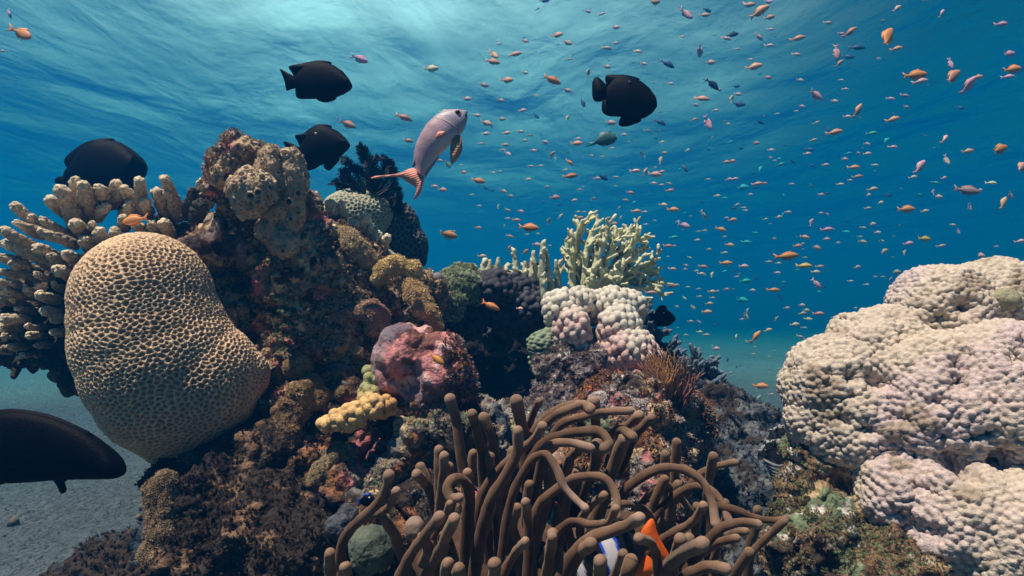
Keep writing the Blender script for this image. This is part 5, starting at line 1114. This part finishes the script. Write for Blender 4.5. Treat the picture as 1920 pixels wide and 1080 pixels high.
def fish_proto(deep, bend=0.0):
    """unit-length little fish, nose at +x .5: body, tail, back fin, belly fin, eye"""
    st = [(-.30,.045,-.045),(-.22,.06,-.06),(-.08,.12*deep,-.11*deep),(.08,.165*deep,-.15*deep),(.22,.165*deep,-.15*deep),(.34,.13*deep,-.12*deep),(.44,.07*deep,-.075*deep),(.50,.01,-.015)]
    def bnd(V):
        V = V.copy(); V[:,1] += bend*(V[:,0]-.1)**2*np.where(V[:,0] < .1, 1, .3); return V
    V, Ft = body_loft(st, [.02,.03,.055,.08,.085,.075,.05,.012], 12, .9, 2)
    tl = slab([(-.28,.035),(-.36,.07),(-.50,.17),(-.43,.04),(-.42,0),(-.43,-.04),(-.50,-.17),(-.36,-.07),(-.28,-.035)], .02)
    df = slab([(-.20,.05),(-.22,.12*deep),(-.05,.19*deep),(.12,.23*deep),(.26,.19*deep),(.2,.13*deep),(0,.10*deep)], .016)
    af = slab([(-.20,-.05),(-.22,-.12*deep),(-.08,-.19*deep),(.04,-.17*deep),(0,-.10*deep)], .016)
    pf = slab([(.18,-.13*deep),(.08,-.24*deep),(.04,-.22*deep),(.12,-.12*deep)], .016)
    ey = eye_mesh(.40, .02, .045, .022)
    return dict(body=(bnd(V), Ft), tail_fin=(bnd(tl[0]), tl[1]), dorsal_fin=(bnd(df[0]), df[1]), anal_fin=(bnd(af[0]), af[1]), pelvic_fin=(bnd(pf[0]), pf[1]), eye=(bnd(ey[0]), ey[1]))
M_AN = fish_mat('anthias_small_skin', 'object', rough=.5, spec=.3)
def finish_shoal():
    PR = [fish_proto(1.0), fish_proto(.85, .5), fish_proto(1.15, -.6)]
    meshes = []; partm = []
    for k, pr in enumerate(PR):
        V, Ft, _ = join([pr[n] for n in ('body', 'tail_fin', 'dorsal_fin', 'anal_fin', 'pelvic_fin')])
        m = raw_mesh('small_fish', V, Ft); m.materials.append(M_AN); meshes.append(m)
        d = {}
        for n, (V, Ft) in pr.items():
            q = raw_mesh(n, V, Ft); q.materials.append(M_EYE if n == 'eye' else M_AN); d[n] = q
        partm.append(d)
    L = []
    for ox, oy, k, txt in TILES:
        for s in txt.split(';'):
            a = s.split(); x, y, l, an = [float(v) for v in a[:4]]
            L.append((ox+x/k, oy+y/k, max(7, l/k), an, a[4]))
    # drop repeats where tiles overlap
    out = []
    for f in L:
        if all(abs(f[0]-g[0]) > 5 or abs(f[1]-g[1]) > 4 for g in out): out.append(f)
    blue = [f for f in out if f[4] in 'bdct']; anth = [f for f in out if f[4] not in 'bdct']
    anth.sort(key=lambda f: -f[2]); rest = anth[300:]; anth = anth[:300]
    rs = np.random.RandomState(77)
    ORD = 'first second third fourth fifth sixth seventh eighth ninth tenth eleventh twelfth thirteenth fourteenth fifteenth sixteenth seventeenth eighteenth nineteenth twentieth'.split()
    def region(f):
        x, y = f[0], f[1]
        c = ('left of the pillar' if x < 520 else 'left of the black disc fish' if x < 980 else 'above the antler-like coral' if x < 1240 and y < 470 else 'left of the antler-like coral' if x < 1100 else
             'just right of the antler-like coral' if x < 1350 else 'midway to the white dome' if x < 1500 else 'left of the white dome' if x < 1640 else 'above the white dome' if x < 1780 else 'along the right edge')
        r = int(y//60); return c, r
    RW = ['in the top row', 'in the second row down', 'in the third row down', 'in the fourth row down', 'in the fifth row down', 'in the sixth row down', 'in the seventh row down', 'in the eighth row down', 'low over the horizon', 'at the horizon', 'just under the horizon', 'over the sand', 'over the sand', 'by the reef']
    def labels(lst, word=None):
        g = {}
        for i, f in enumerate(lst): g.setdefault(region(f)+(KWORD[f[4]],), []).append(i)
        lab = {}
        for (c, r, w), ii in g.items():
            ii.sort(key=lambda i: lst[i][0])
            for n, i in enumerate(ii):
                o = '' if len(ii) == 1 else ORD[n]+' '
                lab[i] = '%s%s little fish %s, %s' % (o, w, c, RW[min(r, 13)])
        return lab
    def place(f, i, lab, nm, cat, grp, size):
        x, y, l, an, k = f
        l = l*1.22
        big = l >= 24
        d = size*F/l*rs.uniform(.94, 1.06); d = min(d, 7.5)
        if y > 640: d = min(d, .50/((y-600)/F))
        if k == 'W' or (780 < x < 1010 and y > 520): d = .88
        if x < 300 and y > 350: d = .98
        S = l*d/F
        left = 90 < (an % 360) < 270
        v = rs.randint(0, 3); yaw = rs.normal(0, .22)
        a = math.radians(an)
        c = np.array(KCOL[k])*rs.uniform(.85, 1.12)*(1+rs.normal(0, .05, 3)); c = np.clip(c, .01, .95)
        from mathutils import Matrix
        R = Matrix.Rotation(PITCH, 4, 'X') @ Matrix.Rotation(-a, 4, 'Y')
        if left: R = Matrix.Rotation(PITCH, 4, 'X') @ Matrix.Rotation(-a, 4, 'Y') @ Matrix.Rotation(math.pi, 4, 'X')
        R = R @ Matrix.Rotation(yaw, 4, 'Z')
        M = Matrix.Translation(Vector(P(x, y, d))) @ R @ Matrix.Scale(S, 4)
        if big:
            o = bpy.data.objects.new(nm, None); COL.objects.link(o); o.matrix_world = M
            for n, me in partm[v].items():
                q = bpy.data.objects.new(n, me); COL.objects.link(q); q.parent = o
                q.color = (*c, 1) if n in ('body', 'eye') else (*np.clip(c*np.array((1.1, .95, .8)), 0, .95), 1)
        else:
            o = bpy.data.objects.new(nm, meshes[v]); COL.objects.link(o); o.matrix_world = M; o.color = (*c, 1)
        tag(o, lab, cat, grp)
    la = labels(anth)
    for i, f in enumerate(anth): place(f, i, la[i], 'anthias', 'small fish', 'little orange and pink fish of the shoal', .060)
    lb = labels(blue)
    for i, f in enumerate(blue): place(f, i, lb[i], 'chromis', 'small fish', 'little blue fish among the shoal', .075)
    # beyond three hundred: the smallest ones as one mass
    ps = []
    for x, y, l, an, k in rest:
        l *= 1.15; d = min(.055*F/l, 7.5)
        if y > 640: d = min(d, .5/((y-600)/F))
        S = l*d/F; pr = PR[rs.randint(0, 3)]; V, Ft, _ = join([pr[n] for n in ('body', 'tail_fin', 'dorsal_fin')])
        a = math.radians(an); W_ = np.stack([V[:,0]*math.cos(a)-V[:,2]*math.sin(a), V[:,1], V[:,0]*math.sin(a)+V[:,2]*math.cos(a)], 1)*S+P(x, y, d)
        ps.append((W_, Ft, np.tile(np.array(KCOL[k])*rs.uniform(.85, 1.1), (len(V), 1))))
    for j in range(70):
        x = rs.uniform(900, 1900); y = rs.uniform(60, 560); l = rs.uniform(6, 9); d = 7+rs.uniform(0, .8); S = l*d/F
        if x < 1000+.0*y and y > 450: continue
        pr = PR[rs.randint(0, 3)]; V, Ft = pr['body']; ps.append((V*S+P(x, y, d), Ft, np.tile((.45,.32,.26), (len(V), 1))))
    V, Ft, c = join(ps)
    tag(obj('distant_shoal', V, Ft, fish_mat('shoal_skin', 'vertex', rough=.5), None, loc=P(1400, 500, 6), col=c), 'the smallest faintest fish of the shoal, scattered specks in blue water', 'shoal', None, 'stuff')
    print('SHOAL', len(anth), len(blue), len(rest))
finish_shoal()
